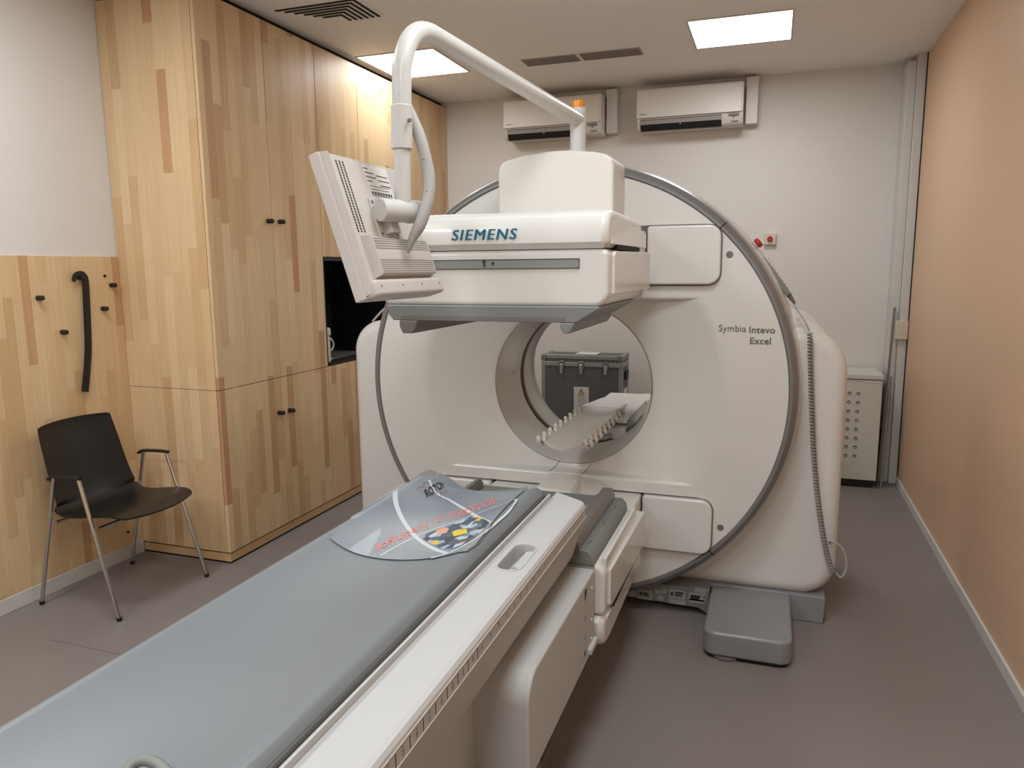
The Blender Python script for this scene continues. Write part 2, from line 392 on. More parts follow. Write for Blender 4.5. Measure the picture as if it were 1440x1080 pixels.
# niche
t = empty('sink_niche', (-3.05, 4.69, .977), 'black lined niche with a sink between the upper and lower wooden cabinets', 'niche')
b = box(XL, XC-.004, 4.183, 5.197, ZS+.002, ZS+.020)
b = box(XL, XC-.004, 4.183, 4.195, ZS+.02, 1.672, bm=b); b = box(XL, XC-.004, 5.185, 5.197, ZS+.02, 1.672, bm=b)
b = box(XL, XC-.004, 4.183, 5.197, 1.660, 1.682, bm=b)
obj('niche_lining', b, BLACK, t)
obj('niche_back', box(XL, XL+.012, 4.195, 5.185, ZS+.02, 1.66), GAP, t)
t = empty('sink', (-3.02, 4.62, .99), 'stainless steel sink set in the black niche counter', 'sink')
zt = ZS+.021
obj('sink_rim', prism(rrect(-3.22, -2.84, 4.36, 4.86, .05), 'z', zt, zt+.006, .002, 1), STEEL, t)
obj('sink_bowl', prism(rrect(-3.19, -2.87, 4.39, 4.83, .04), 'z', zt+.006, zt+.0075), COLD, t)
obj('sink_faucet', tube(smooth_path([(-3.27, 4.60, zt), (-3.27, 4.60, 1.2), (-3.25, 4.60, 1.29), (-3.17, 4.60, 1.31), (-3.13, 4.60, 1.26)]), .011), STEEL, t)
obj('faucet_lever', cyl((-2.86, 4.235, 1.292), (-2.86, 4.262, 1.292), .011, 14, bev=.003), STEEL, t)
t = empty('soap_bottle', (-2.81, 4.272, ZS+.02), 'slim white dispenser bottle standing in the black niche', 'bottle')
obj('bottle_body', zlathe([(.017, zt-.001), (.019, zt+.008), (.019, zt+.15), (.016, zt+.17), (.012, zt+.175)], -2.81, 4.272), WHITE2, t)
obj('bottle_cap', zlathe([(.021, zt+.175), (.024, zt+.18), (.024, zt+.218), (.018, zt+.228)], -2.81, 4.272), WHITE2, t)
obj('bottle_handle', tube(smooth_path([(-2.80, 4.285, zt+.16), (-2.79, 4.302, zt+.14), (-2.79, 4.315, zt+.11), (-2.795, 4.302, zt+.08), (-2.80, 4.288, zt+.075)]), .0055), WHITE2, t)

# ------------------------------------------------------------------ coat pegs and shoehorn on the wood panel
pegs = [(57, 419, 'leftmost black coat peg on the wood wall panel, left of the shoehorn'), (91, 467, 'lowest black coat peg on the wood wall panel, just left of the shoehorn'),
        (160, 401, 'highest black coat peg on the wood wall panel, by the cabinet'), (148, 434, 'black coat peg just right of the shoehorn, below the highest peg')]
for u, v, l in pegs:
    p = PX(u-4, v, XL); o = obj('coat_peg', cyl((XL-.004, p.y, p.z), (XL+.036, p.y, p.z), .0125, 20, bev=.005), BLACK); tagp(o, l, 'coat peg', 'black coat pegs on the wood panel')
for u, v, l in ((147, 388, 'small black screw plug high on the wood panel beside the shoehorn'), (180, 748, 'small black screw plug low on the wood panel under the chair seat')):
    p = PX(u, v, XL); o = obj('screw_plug', cyl((XL-.002, p.y, p.z), (XL+.003, p.y, p.z), .008, 14), BLACK); tagp(o, l, 'screw plug')
pts = [(103, 396), (106, 388), (112, 386), (117, 388), (120, 396), (121.5, 420), (123, 455), (124, 490), (122, 525), (119.5, 551)]
P = smooth_path([PX(u, v, XL+.024) for u, v in pts], 5)
b = bmesh.new(); W = []
for i, p in enumerate(P):
    k = i/(len(P)-1); w = (.012 + .010*min(1, k*2.6))
    t_ = (P[min(i+1, len(P)-1)]-P[max(i-1, 0)]).normalized(); s_ = t_.cross(Vector((1, 0, 0))).normalized()
    if w > .1: pass
    W.append([b.verts.new(p - s_*w), b.verts.new(p + Vector((.005, 0, 0))), b.verts.new(p + s_*w), b.verts.new(p - Vector((.004, 0, 0)))])
for A, B in zip(W, W[1:]):
    for k in range(4): b.faces.new((A[k], A[(k+1) % 4], B[(k+1) % 4], B[k]))
b.faces.new(W[0][::-1]); b.faces.new(W[-1])
pk = PX(110, 389, XL)
t = empty('shoehorn', (XL+.02, P[0].y, P[-1].z), 'long black shoehorn with hooked end hanging on the wood wall panel', 'shoehorn')
obj('shoehorn_blade', b, BLACK, t)
obj('hanging_peg', cyl((XL-.004, pk.y, pk.z-.006), (XL+.04, pk.y, pk.z-.006), .011, 16, bev=.003), BLACK, t)

# ------------------------------------------------------------------ chair
t = empty('armchair', (-3.06, 2.72, 0), 'black plastic armchair with thin chrome legs against the wood panel', 'chair')
prof = [(-2.775, .462), (-2.83, .476), (-2.95, .466), (-3.06, .452), (-3.13, .455), (-3.175, .478), (-3.205, .53), (-3.235, .62), (-3.268, .74), (-3.29, .82), (-3.300, .868)]
pf = smooth_path([Vector((x, 0, z)) for x, z in prof], 4)
b = bmesh.new(); R1 = []; R2 = []
n = len(pf)
for i, p in enumerate(pf):
    k = i/(n-1); tt = (pf[min(i+1, n-1)]-pf[max(i-1, 0)]).normalized(); nn = Vector((-tt.z, 0, tt.x)); nn = nn if nn.dot(Vector((1, 0, 1))) > 0 else -nn
    hw = .243 - .03*max(0, k-.5)*2*1.0 - (.034*(1-i/7)**2 if i < 7 else 0) - (.02 if i == n-1 else 0) + .0
    if k > .5: hw -= .012
    row1 = []; row2 = []
    for j in range(13):
        s = -1+2*j/12; cur = (.018*s*s if k < .55 else .028*s*s)
        fr = (1-s*s)*.04 if i == 0 else ((1-s*s)*.026 if i == 1 else 0)
        top = Vector((0, 0, (1-s*s)*.012)) if i == n-1 else Vector((0, 0, 0))
        q = Vector((p.x+fr, 2.712+s*hw, p.z)) + nn*cur*(.5 if k < .55 else 1) + top
        row1.append(b.verts.new(q+nn*.005)); row2.append(b.verts.new(q-nn*.005))
    R1.append(row1); R2.append(row2)
for i in range(n-1):
    for j in range(12):
        b.faces.new((R1[i][j], R1[i][j+1], R1[i+1][j+1], R1[i+1][j])); b.faces.new((R2[i][j], R2[i+1][j], R2[i+1][j+1], R2[i][j+1]))
    b.faces.new((R1[i][0], R1[i+1][0], R2[i+1][0], R2[i][0])); b.faces.new((R1[i][12], R2[i][12], R2[i+1][12], R1[i+1][12]))
for j in range(12):
    b.faces.new((R1[0][j], R2[0][j], R2[0][j+1], R1[0][j+1])); b.faces.new((R1[-1][j], R1[-1][j+1], R2[-1][j+1], R2[-1][j]))
obj('seat_shell', b, mat('black_chair_shell', (24, 22, 21), .38, bump=.1, bscale=500), t)
feet = {(-1, 0): (-3.300, 2.455), (-1, 1): (-2.795, 2.440), (1, 1): (-2.766, 2.975), (1, 0): (-3.284, 2.985)}
for s in (-1, 1):
    ya = 2.725+s*.265
    fr, rr = feet[(s, 1)], feet[(s, 0)]
    xf, xr = -2.985, -3.14
    za = .655
    for nm, ft, xt in (('f', fr, xf), ('r', rr, xr)):
        leg = obj('leg', tube([(ft[0], ft[1], .012), (xt, ya, za-.004)], .0095, 14), CHROME, t)
        obj('foot_cap', cyl((ft[0], ft[1], 0), (ft[0], ft[1], .018), .012, 14), BLACK, leg)
    obj('armrest', tube(smooth_path([(xr-.035, ya, za-.015), (xr, ya, za), (xf-.05, ya, za+.006), (xf+.012, ya, za+.004)], 5), .012, 10, flat=.7), BLACK, t)
for x in (-2.90, -3.17):
    obj('cross_bar', tube([(x, 2.47, .425), (x, 2.98, .425)], .008, 10), CHROME, t)

# ------------------------------------------------------------------ air conditioners
def aircon(x0, x1, label, lab2, grp):
    y1 = YB-.002; y0 = 5.955; z0, z1 = 2.645, 2.955
    t = empty('air_conditioner', ((x0+x1)/2, YB, z0), label, 'air conditioner', grp)
    poly = [(y1, z0+.01), (y1, z1), (y0+.045, z1), (y0+.012, z1-.008), (y0, z1-.03), (y0-.004, z0+.095), (y0+.012, z0+.09), (y0+.014, z0+.075), (y0+.03, z0+.02), (y0+.06, z0)]
    obj('casing', prism(poly, 'x', x0, x1, .006, 2), ACW, t)
    obj('front_panel', prism([(y0+.04, z1+.001), (y0+.008, z1-.008), (y0-.006, z1-.03), (y0-.010, z0+.09), (y0+.01, z0+.088), (y0+.02, z1-.03)], 'x', x0-.001, x1-.012, .003, 1), ACW, t)
    xe = x0+.028; xf = x1-(x1-x0)*.195
    obj('outlet_slot', prism([(y0+.008, z0+.078), (y0+.05, z0+.078), (y0+.07, z0-.001), (y0+.034, z0+.004), (y0+.018, z0+.028)], 'x', xe, xf), GAP, t)
    obj('louvre', prism([(y0+.002, z0+.072), (y0+.012, z0+.074), (y0+.018, z0+.044), (y0+.008, z0+.042)], 'x', xe, xf), BLADE, t)
    obj('louvre_clip', box((xe+xf)/2-.004, (xe+xf)/2+.004, y0+.008, y0+.02, z0+.03, z0+.045), BLADE, t)
    b = box(xf+.05, xf+.125, y0-.001, y0+.01, z0+.066, z0+.078)
    obj('display_strip', b, INKG, t)
    obj('sensor', cyl((xf+.085, y0+.012, z0+.055), (xf+.085, y0+.018, z0+.055), .005, 12), INK, t)
    obj('badge', box(xf+.07, xf+.12, y0+.018, y0+.024, z0+.024, z0+.030), INKG, t)
    obj('brand_mark', box(x0+.02, x0+.075, y0-.0115, y0-.004, z0+.112, z0+.117), INKG, t)
    xc0, xc1 = x1+.012, x1+.10
    o = obj('pipe_cover', box(xc0, xc1, 6.09, YB-.001, z0+.02, 3.005, .006, 2), ACW); tagp(o, lab2, 'pipe cover', 'pipe covers beside the air conditioners')
aircon(-2.14, -1.328, 'left wall air conditioner, partly behind the monitor arm', 'white pipe cover beside the left air conditioner', 'wall air conditioners')
aircon(-1.048, -.262, 'right wall air conditioner under the lit ceiling panel', 'white pipe cover beside the right air conditioner', 'wall air conditioners')

# wall call button, junction box
t = empty('wall_button', (-.035, YB, 1.80), 'beige wall box with a red push button above the scanner ring', 'button')
obj('button_box', box(-.080, .008, YB-.035, YB-.001, 1.765, 1.852, .004, 2), BEIGE, t)
obj('red_cap', cyl((-.036, YB-.055, 1.809), (-.036, YB-.03, 1.809), .021, 20, bev=.006), RED, t)
o = obj('junction_box', box(.845, .925, 5.905, 5.945, 1.075, 1.207, .003, 1), BEIGE); tagp(o, 'small beige junction box on the white corner duct', 'junction box')

# ------------------------------------------------------------------ white metal cabinet and leaning rods
t = empty('metal_cabinet', (.5, 5.9, 0), 'low cream metal cabinet with two columns of holes behind the scanner', 'cabinet')
obj('cabinet_body', box(.24, .765, 5.75, 6.16, .06, .795, .003, 1), CABM, t)
obj('cabinet_top', box(.235, .772, 5.742, 6.165, .800, .832, .004, 2), CABM, t)
obj('cabinet_foot', box(.27, .74, 5.78, 6.14, 0, .06), BLACK, t)
HOLEM = mat('hole_dark', (84, 78, 70), .7)
for cx_ in (.553, .612):
    for k in range(8):
        hl = obj('vent_hole', cyl((cx_, 5.7485, .694-k*.0655), (cx_, 5.7495, .694-k*.0655), .0125, 16), HOLEM, t)
        obj('hole_plug', cyl((cx_, 5.7475, .692-k*.0655), (cx_, 5.7486, .692-k*.0655), .006, 12), CABM, hl)
obj('cabinet_notice', box(.64, .755, 5.7475, 5.75, .775, .785), PAPER, t)
o = obj('leaning_pole', tube([(.79, 5.86, .0), (.835, 5.95, 1.30)], .008, 10), STEEL); tagp(o, 'taller thin grey pole leaning in the corner beside the cream cabinet', 'pole', 'thin poles in the corner')
o = obj('leaning_pole', tube([(.805, 5.80, .0), (.842, 5.94, .80)], .007, 10), ALU); tagp(o, 'shorter pale pole leaning in the corner beside the cream cabinet', 'pole', 'thin poles in the corner')
o = obj('loose_board', prism([(.800, 0), (.812, 0), (.848, 1.0), (.838, 1.0)], 'y', 5.99, 6.12), COLD); tagp(o, 'narrow dark panel leaning between the cabinet and the corner duct', 'board')

# ------------------------------------------------------------------ flight case seen through the bore
CX0, CX1, CYF, CYB, CZ0, CZ1 = -1.712, -1.062, 5.60, 5.86, .06, .925
t = empty('flight_case', (-1.39, 5.8, 0), 'grey flight case with aluminium edges and three latches seen through the scanner bore', 'case')
obj('case_panel', box(CX0+.004, CX1-.004, CYF+.004, CYB-.004, CZ0, CZ1-.004), CASEG, t)
b = None
for x in (CX0, CX1-.03):
    for y in (CYF, CYB-.03): b = box(x, x+.03, y, y+.03, CZ0, CZ1, .002, 1, bm=b)
for z in (CZ0, CZ1-.03):
    for y in (CYF, CYB-.03): b = box(CX0, CX1, y, y+.03, z, z+.03, .002, 1, bm=b)
    for x in (CX0, CX1-.03): b = box(x, x+.03, CYF, CYB, z, z+.03, .002, 1, bm=b)
b = box(CX0-.001, CX1+.001, CYF-.003, CYB, CZ1-.088, CZ1-.055, .002, 1, bm=b)
obj('edge_profile', b, ALU, t)
b = None
for x in (CX0-.003, CX1-.042): b = box(x, x+.045, CYF-.006, CYF+.04, CZ1-.042, CZ1+.003, .006, 2, bm=b)
obj('corner_caps', b, STEEL, t)
b = None
for k in range(9):
    x = CX0+.06+k*(CX1-CX0-.12)/8; b = cyl((x, CYF-.003, CZ1-.015), (x, CYF, CZ1-.015), .004, 8, bm=b)
for k in range(7):
    for x in (CX0+.015, CX1-.015): b = cyl((x, CYF-.003, CZ1-.14-k*.09), (x, CYF, CZ1-.14-k*.09), .004, 8, bm=b)
obj('rivets', b, COLD, t)
for u in (790, 817.5, 852):
    p = PY(u, 510, CYF); la = obj('latch', box(p.x-.022, p.x+.022, CYF-.010, CYF-.003, CZ1-.115, CZ1-.045, .004, 2), STEEL, t)
    obj('latch_lever', box(p.x-.013, p.x+.013, CYF-.020, CYF-.009, CZ1-.145, CZ1-.07, .004, 2), CHROME, la)
p0 = PY(807, 549, CYF); p1 = PY(828, 549, CYF)
obj('warning_sheet', box(p0.x, p1.x, CYF-.001, CYF+.004, .42, .675), PAPER, t)
xm = (p0.x+p1.x)/2
b = None
for a, c in (((-.024, .618), (0, .662)), ((0, .662), (.024, .618)), ((.024, .618), (-.024, .618)), ((0, .628), (0, .648))):
    b = cyl((xm+a[0], CYF-.002, a[1]), (xm+c[0], CYF-.002, c[1]), .003, 6, bm=b)
obj('warning_triangle', b, WARN, t)
b = None
for k in range(9): b = box(xm-.036+(k % 3)*.004, xm+.036-(k % 2)*.008, CYF-.002, CYF, .60-k*.019, .603-k*.019, bm=b)
obj('sheet_print', b, INKG, t)
obj('top_sheet', box(-1.45, -1.28, CYF+.05, CYF+.22, CZ1+.001, CZ1+.004), PAPER, t)
obj('side_handle', box(CX1, CX1+.014, CYF+.1, CYF+.2, .73, .80, .004, 2), BLACK, t)
obj('side_label', box(CX1-.002, CX1+.0015, CYF+.06, CYF+.2, .42, .66), PAPER, t)
b = None
for x in (CX0+.08, CX1-.08):
    for y in (CYF+.07, CYB-.07): b = cyl((x-.012, y, .03), (x+.012, y, .03), .03, 18, bm=b); b = box(x-.02, x+.02, y-.02, y+.02, .03, .062, bm=b)
obj('castors', b, BLACK, t)

# ------------------------------------------------------------------ gantry
GX, GZ, Y0 = -.8816, 1.0543, 3.26
R0, RD, RB = .9643, .715, .380
G = empty('scanner_gantry', (GX, 3.8, 0), 'large round white scanner gantry with grey ring and open bore', 'scanner')
obj('gantry_shroud', prism([(GX+x, z) for x, z in rrect(-1.225, 1.205, .115, 1.335, .2, 10, (.20, .16, .12, .16))], 'y', 3.430, 4.22, .06, 8), WHITE, G)
sh = [o for o in col.objects if o.name == 'gantry_shroud'][0]
boolean_cut(sh, cyl((GX, 3.2, GZ), (GX, 4.6, GZ), .62, 96))
for p in sh.data.polygons: p.use_smooth = True
try: sh.data.set_sharp_from_angle(angle=math.radians(38))
except Exception: pass
for x0, x1, rs in ((-1.10, -.72, (.04, .12, .04, .04)), (.72, 1.15, (.17, .04, .04, .04))):
    obj('rear_housing', prism([(GX+x, z) for x, z in rrect(x0, x1, .9, 1.378, .15, 8, rs)], 'y', 3.50, 4.24, .03, 4), WHITE, G)
# drum body and bore
obj('drum', lathe([(1.002, 3.292), (1.014, 3.35), (1.022, 3.42), (1.030, 4.16), (1.0, 4.2), (.47, 4.2)], GX, GZ, 160), WHITE, G)
obj('bore_tunnel', lathe([(RB+.004, 3.3665), (RB-.006, 3.40), (.356, 3.52), (.3515, 3.655)], GX, GZ, 128), WHITE, G)
obj('bore_seal', lathe([(.352, 3.655), (.356, 3.658), (.356, 3.668), (.351, 3.668), (.347, 3.674), (.3468, 3.70)], GX, GZ, 128), mat('seal_dark', (98, 88, 78), .45), G)
obj('rear_bore_cone', lathe([(.3468, 3.70), (.348, 3.86), (.40, 4.05), (.47, 4.2)], GX, GZ, 128), WHITE, G)
obj('flare_joint', lathe([(RB+.0025, 3.3642), (RB+.0035, 3.3650), (RB+.0045, 3.3642)], GX, GZ, 128), INKG, G)
# front face: dished middle, flat top and bottom, two pockets
H1, H2, H3, PW, FR = .405, .468, .722, .61, .016
def cone(x, z):
    r = math.hypot(x, z); t_ = (RD-r)/(RD-RB)
    if t_ <= -.06: return 0
    if t_ < .12: q = (t_+.06)/.18; return .107*.12*q*q*1.0
    return .107*t_
rows = []
NZ = 46
for i in range(NZ+1): rows.append((H1*i/NZ, 'd', 9))
for i in range(0, 9): a = PI/2*i/8; rows.append((H1+FR*(1-math.cos(a)), 'p', FR*(1-math.sin(a))))
rows.append((H1+FR+.01, 'p', 0)); rows.append((H2-.008, 'p', 0)); rows.append((H2-.002, 'p', 0.001)); rows.append((H2, 'p', 0.006)); rows.append((H2, 'k', .06))
[rows.append((H2+(H3-H2)*i/16, 'k', .06)) for i in range(1, 16)]
rows.append((H3, 'k', .06)); rows.append((H3, 'p', .003)); rows.append((H3+.003, 'p', 0))
for i in range(1, 15): rows.append((H3+.003+(R0-.0005-H3-.003)*(1-math.cos(PI/2*(i/14))) if False else H3+.003+(R0-.0008-H3-.003)*math.sin(PI/2*i/14), 'p', 0))
allrows = [(-z, k, e) for z, k, e in rows[::-1][:-1]] + rows
b = bmesh.new(); NX = 240; grid = []
for z, k, e in allrows:
    xm_ = math.sqrt(max(R0*R0-z*z, 1e-8)); line = []
    for j in range(NX+1):
        t_ = -1+2*j/NX; x = xm_*t_; c_ = cone(x, z)
        if k == 'd': y = c_
        elif k == 'k': y = e if abs(x) < PW else 0
        else:
            y = min(e, max(c_, 0)) if abs(z) < H2-.01 else (e if (abs(x) < PW) else 0)
        line.append(b.verts.new((GX+x, Y0+y, GZ+z)))
    grid.append(line)
for A, B in zip(grid, grid[1:]):
    for j in range(NX):
        q = [A[j], A[j+1], B[j+1], B[j]]
        if all(math.hypot(v.co.x-GX, v.co.z-GZ) < RB+.014 for v in q): continue
        try: b.faces.new(q)
        except ValueError: pass
bmesh.ops.remove_doubles(b, verts=b.verts[:], dist=.0002)
obj('front_cover', b, WHITE, G, ang=42)
def cy(r): return Y0+cone(r, 0)
obj('bore_lip', lathe([(RB+.03, cy(RB+.03)-.0006), (RB+.015, cy(RB+.015)-.0012), (RB+.004, 3.3660)], GX, GZ, 128), WHITE, G)
# ring bands (four sections)
sa = math.radians(46.6); gp = .0022
for a0, a1 in ((-sa, sa), (sa, PI-sa), (PI-sa, PI+sa), (PI+sa, 2*PI-sa)):
    seg = obj('ring_trim', lathe([(R0+.0015, Y0+.014), (R0+.0015, Y0-.002), (R0+.006, Y0-.008), (R0+.016, Y0-.008), (R0+.030, Y0+.004), (R0+.038, Y0+.020)], GX, GZ, 60, a0+gp, a1-gp), RING, G)
    obj('ring_edge', lathe([(R0+.038, Y0+.0205), (R0+.0415, Y0+.024), (R0+.046, Y0+.05), (R0+.048, Y0+.095)], GX, GZ, 60, a0+gp, a1-gp), SILVER, seg)
obj('ring_groove', lathe([(R0-.001, Y0-.0002), (R0+.002, Y0+.012), (R0+.030, Y0+.03), (R0+.038, Y0+.045), (R0+.042, Y0+.09)], GX, GZ, 128), GAP, G)
# flush dots
for u, v in ((1026, 358), (1013, 742)):
    p = PY(u, v, Y0); obj('cover_plug', cyl((p.x, Y0-.0015, p.z), (p.x, Y0+.002, p.z), .0145, 24), INKG, G)
# pocket doors
for sz in (1, -1):
    for sx in (1, -1):
        rs = (.05, .014, .014, .05) if sx > 0 else (.014, .05, .05, .014)
        poly = [(GX+x, GZ+z) for x, z in rrect(*( (.366, .672) if sx > 0 else (-.672, -.366)), *((H2+.004, H3-.003) if sz > 0 else (-H3+.003, -H2-.004)), .03, 7, rs)]
        obj('pocket_door', prism(poly, 'y', Y0-.028, Y0+.05, .009, 4), WHITE, G)
        obj('pocket_joint', prism([(GX+x, GZ+z) for x, z in rrect(*( (.362, .677) if sx > 0 else (-.677, -.362)), *((H2-.0005, H3+.0015) if sz > 0 else (-H3-.0015, -H2+.0005)), .03, 7, (.054, .016, .016, .054) if sx > 0 else (.016, .054, .054, .016))], 'y', Y0-.0012, Y0+.03), INKG, G)
# panel joints inside the lower pocket and across the lower ledge
b = None
for x in (-.50, -.44, -.36): b = box(GX+x-.0012, GX+x+.0012, Y0+.0585, Y0+.0605, GZ-.70, GZ-H2-.004, bm=b)
obj('pocket_seams', b, INKG, G)
for xo, xs in ((-.066, -.04), (.078, .10)):
    Pq = [PY(*q, Y0-.0018) for q in (((772, 673), (776, 664)) if xo < 0 else ((818, 676), (820, 667)))]
    x0 = Pq[0].x-GX
    pth = [(GX+x0, Y0-.0005, GZ-H2+.004), (GX+x0, Y0-.0005, GZ-H1-FR), (GX+x0, Y0+.006, GZ-H1-.004), (GX+x0, Y0+.02, GZ-H1+.0003)]
    yy = cone(x0, -H1+.0)
    pth.append((GX+x0+.004, Y0+yy-.001, GZ-H1+.0006))
    for q in (.012, .03): pth.append((GX+x0+.004+q*.6, Y0+cone(x0+q*.6, -H1+q)-.0005, GZ-H1+q))
    obj('cover_seam', tube(pth, .0014, 6), INK, G)
# housing on top with the post behind it
ho = [(-1.114, 1.70), (-1.114, 2.005), (-1.100, 2.035), (-1.075, 2.048), (-1.0, 2.063), (-.9, 2.074), (-.80, 2.074), (-.70, 2.062), (-.655, 2.052), (-.630, 2.035), (-.620, 2.005), (-.620, 1.70)]
obj('top_housing', prism(ho, 'y', 3.02, 3.30, .012, 3), WHITE2, G)
# detector heads
def head(flip):
    def T(bm):
        if flip:
            for v in bm.verts: v.co = Vector((2*GX-v.co.x, v.co.y, 2*GZ-v.co.z))
        return bm
    hd = obj('detector_head', T(prism([(GX+x, GZ+z) for x, z in rrect(-.400, .400, .424, .604, .04, 8, (.02, .02, .045, .045))], 'y', 2.285, 2.90, .016, 4)), WHITE, G)
    if not flip: hd['label'] = 'upper white detector head with teal lettering'
    else: hd['label'] = 'lower white detector head with its grey face up'
    sh_ = prism([(2.292, GZ+.606), (2.276, GZ+.625), (2.276, GZ+.672), (2.290, GZ+.705), (2.325, GZ+.724), (2.38, GZ+.730), (2.86, GZ+.722), (2.90, GZ+.70), (2.90, GZ+.606)], 'x', GX-.400, GX+.400, .024, 5)
    obj('head_top_shell', T(sh_), WHITE, hd)
    obj('head_seam', T(box(GX-.375, GX+.37, 2.298, 2.88, GZ+.598, GZ+.608)), INKG, hd)
    # collimator frame
    c = prism([(GX-.366, GZ+.426), (GX+.374, GZ+.426), (GX+.374, GZ+.418), (GX+.300, GZ+.374), (GX-.345, GZ+.374), (GX-.362, GZ+.392)], 'y', 2.272, 2.87, .003, 1)
    cb = obj('collimator', T(c), COLL, hd)
    obj('collimator_lip', T(box(GX-.315, GX+.265, 2.2700, 2.2735, GZ+.376, GZ+.390)), COLD, cb)
    for sx, nm in ((-1, 0), (1, 1)):
        x0, x1 = (GX-.318, GX-.250) if sx < 0 else (GX+.250, GX+.298)
        hgt = .044 if sx < 0 else .034
        rl = obj('collimator_rail', T(prism([(x0, GZ+.374), (x1, GZ+.374), (x1-.008, GZ+.374-hgt*.6), (x1-.02, GZ+.374-hgt), (x0+.012, GZ+.374-hgt), (x0, GZ+.374-hgt*.45)], 'y', 2.262, 2.85, .004, 2)), COLD if sx < 0 else COLL, cb)
        obj('rail_slot', T(box(x0+.010, x1-.010, 2.28, 2.80, GZ+.366, GZ+.3745)), GAP, cb)
    b_ = None
    for q in ((-.338, 2.36), (-.332, 2.345), (-.34, 2.55), (-.34, 2.74)):
        b_ = box(GX+q[0]-.0015, GX+q[0]+.0015, q[1]-.009, q[1]+.009, GZ+.3732, GZ+.3745, bm=b_)
    obj('collimator_screws', T(b_), INK, cb)
    for s in (1, -1):
        pl = prism([(2.345, .462), (2.345, .585), (2.365, .598), (2.99, .604), (2.99, .462)], 'x', 0, 1)
        for v in pl.verts:
            y = v.co.y; xo = .408+.010*(y-2.33)/.66; xi = .37; k = v.co.x
            v.co = Vector((GX+s*(xi+(xo-xi)*k), y, GZ+v.co.z))
        bmesh.ops.recalc_face_normals(pl, faces=pl.faces[:]); bmesh.ops.bevel(pl, geom=pl.edges[:], offset=.003, segments=2, affect='EDGES', profile=.5)
        obj('side_plate', T(pl), WHITE, hd)
        cp = prism([(2.325, .618), (2.33, .690), (2.37, .706), (2.72, .700), (2.93, .672), (2.93, .618)], 'x', 0, 1)
        for v in cp.verts:
            y = v.co.y; k = v.co.x; xo = .404+.008*min(1, (y-2.30)/.5); xi = .37
            xo -= .012 if v.co.z > .68 else 0
            v.co = Vector((GX+s*(xi+(xo-xi)*k), y, GZ+v.co.z))
        bmesh.ops.recalc_face_normals(cp, faces=cp.faces[:]); bmesh.ops.bevel(cp, geom=cp.edges[:], offset=.004, segments=2, affect='EDGES', profile=.5)
        obj('side_cap', T(cp), WHITE, hd)
        obj('cap_slot', T(box(min(GX+s*.37, GX+s*.4085), max(GX+s*.37, GX+s*.4085), 2.40, 2.80, GZ+.603, GZ+.617)), GAP, hd)
        lw = box(min(GX+s*.384, GX+s*.398), max(GX+s*.384, GX+s*.398), 2.315, 2.88, GZ+(.412 if flip else .47), GZ+.49, .003, 2) if True else box(min(GX+s*.376, GX+s*.403), max(GX+s*.376, GX+s*.403), 2.315, 2.88, GZ+.410, GZ+.470, .004, 2)
        obj('end_skirt', T(lw), WHITE, hd)
    obj('support_arm', T(box(GX-.358, GX+.358, 2.86, Y0+.065, GZ+.475, GZ+.70, .012, 3)), WHITE2, hd)
    if not flip:
        sp_ = box(GX-.33, GX+.308, 2.2815, 2.30, GZ+.5455, GZ+.5745)
        st = obj('grey_strip', sp_, STRIPG, hd)
        b_ = None
        for q in ((GX-.33, GX+.308, GZ+.5735, GZ+.5755), (GX-.33, GX+.308, GZ+.5445, GZ+.5465), (GX+.3065, GX+.3085, GZ+.5445, GZ+.5755)): b_ = box(q[0], q[1], 2.2805, 2.283, q[2], q[3], bm=b_)
        obj('strip_outline', b_, INK, st)
        yt = 2.2735
        A = PY(635, 338.5, yt); B_ = PY(728, 336, yt); U_ = PY(636, 323.5, yt)
        A.z = (A.z+B_.z)/2; B_.z = A.z; U_.x = A.x; U_.y = A.y
        text('brand_lettering', 'SIEMENS', A, B_, U_, TEAL, hd, 1.17, 0, .2, fat=.034)
        A = PY(678.5, 375, 2.281); obj('strip_digit', prism([(A.x+.004, A.z-.001), (A.x+.0095, A.z-.001), (A.x+.0095, A.z+.0215), (A.x+.0055, A.z+.0215), (A.x-.001, A.z+.0165), (A.x+.0005, A.z+.0125), (A.x+.004, A.z+.015)], 'y', 2.2797, 2.283), INK, hd)
        p = PY(693, 370.5, 2.281); obj('strip_dot', cyl((p.x, 2.2795, p.z), (p.x, 2.283, p.z), .0048, 16), INK, hd)
    return hd
head(False); head(True)
# model lettering on the front cover
yt = Y0-.0005
def lt(u0_, v0_, u1_, v1_, hpx, s, bold):
    A = PY(u0_, v0_, yt); B_ = PY(u1_, v1_, yt); U_ = PY(u0_, v0_-hpx, yt); A.z = (A.z+B_.z)/2; B_.z = A.z
    text('model_lettering', s, A, B_, A+Vector((0, 0, (PY(u0_, v0_-hpx, yt)-PY(u0_, v0_, yt)).z)), INKG, G, 1.05, bold, thick=.0014)
lt(1010.5, 469.5, 1049, 469.5, 12.5, 'Symbia', .004); lt(1053.5, 468.5, 1090, 469, 9.5, 'Intevo', .022); lt(1054.5, 484, 1084, 484.5, 9.5, 'Excel', .022)
# tiny badge inside the flare
p = PY(721.5, 528, 3.44); obj('flare_badge', cyl((p.x+.002, 3.44, p.z+.01), (p.x+.004, 3.44, p.z+.018), .004, 3), INKG, G)
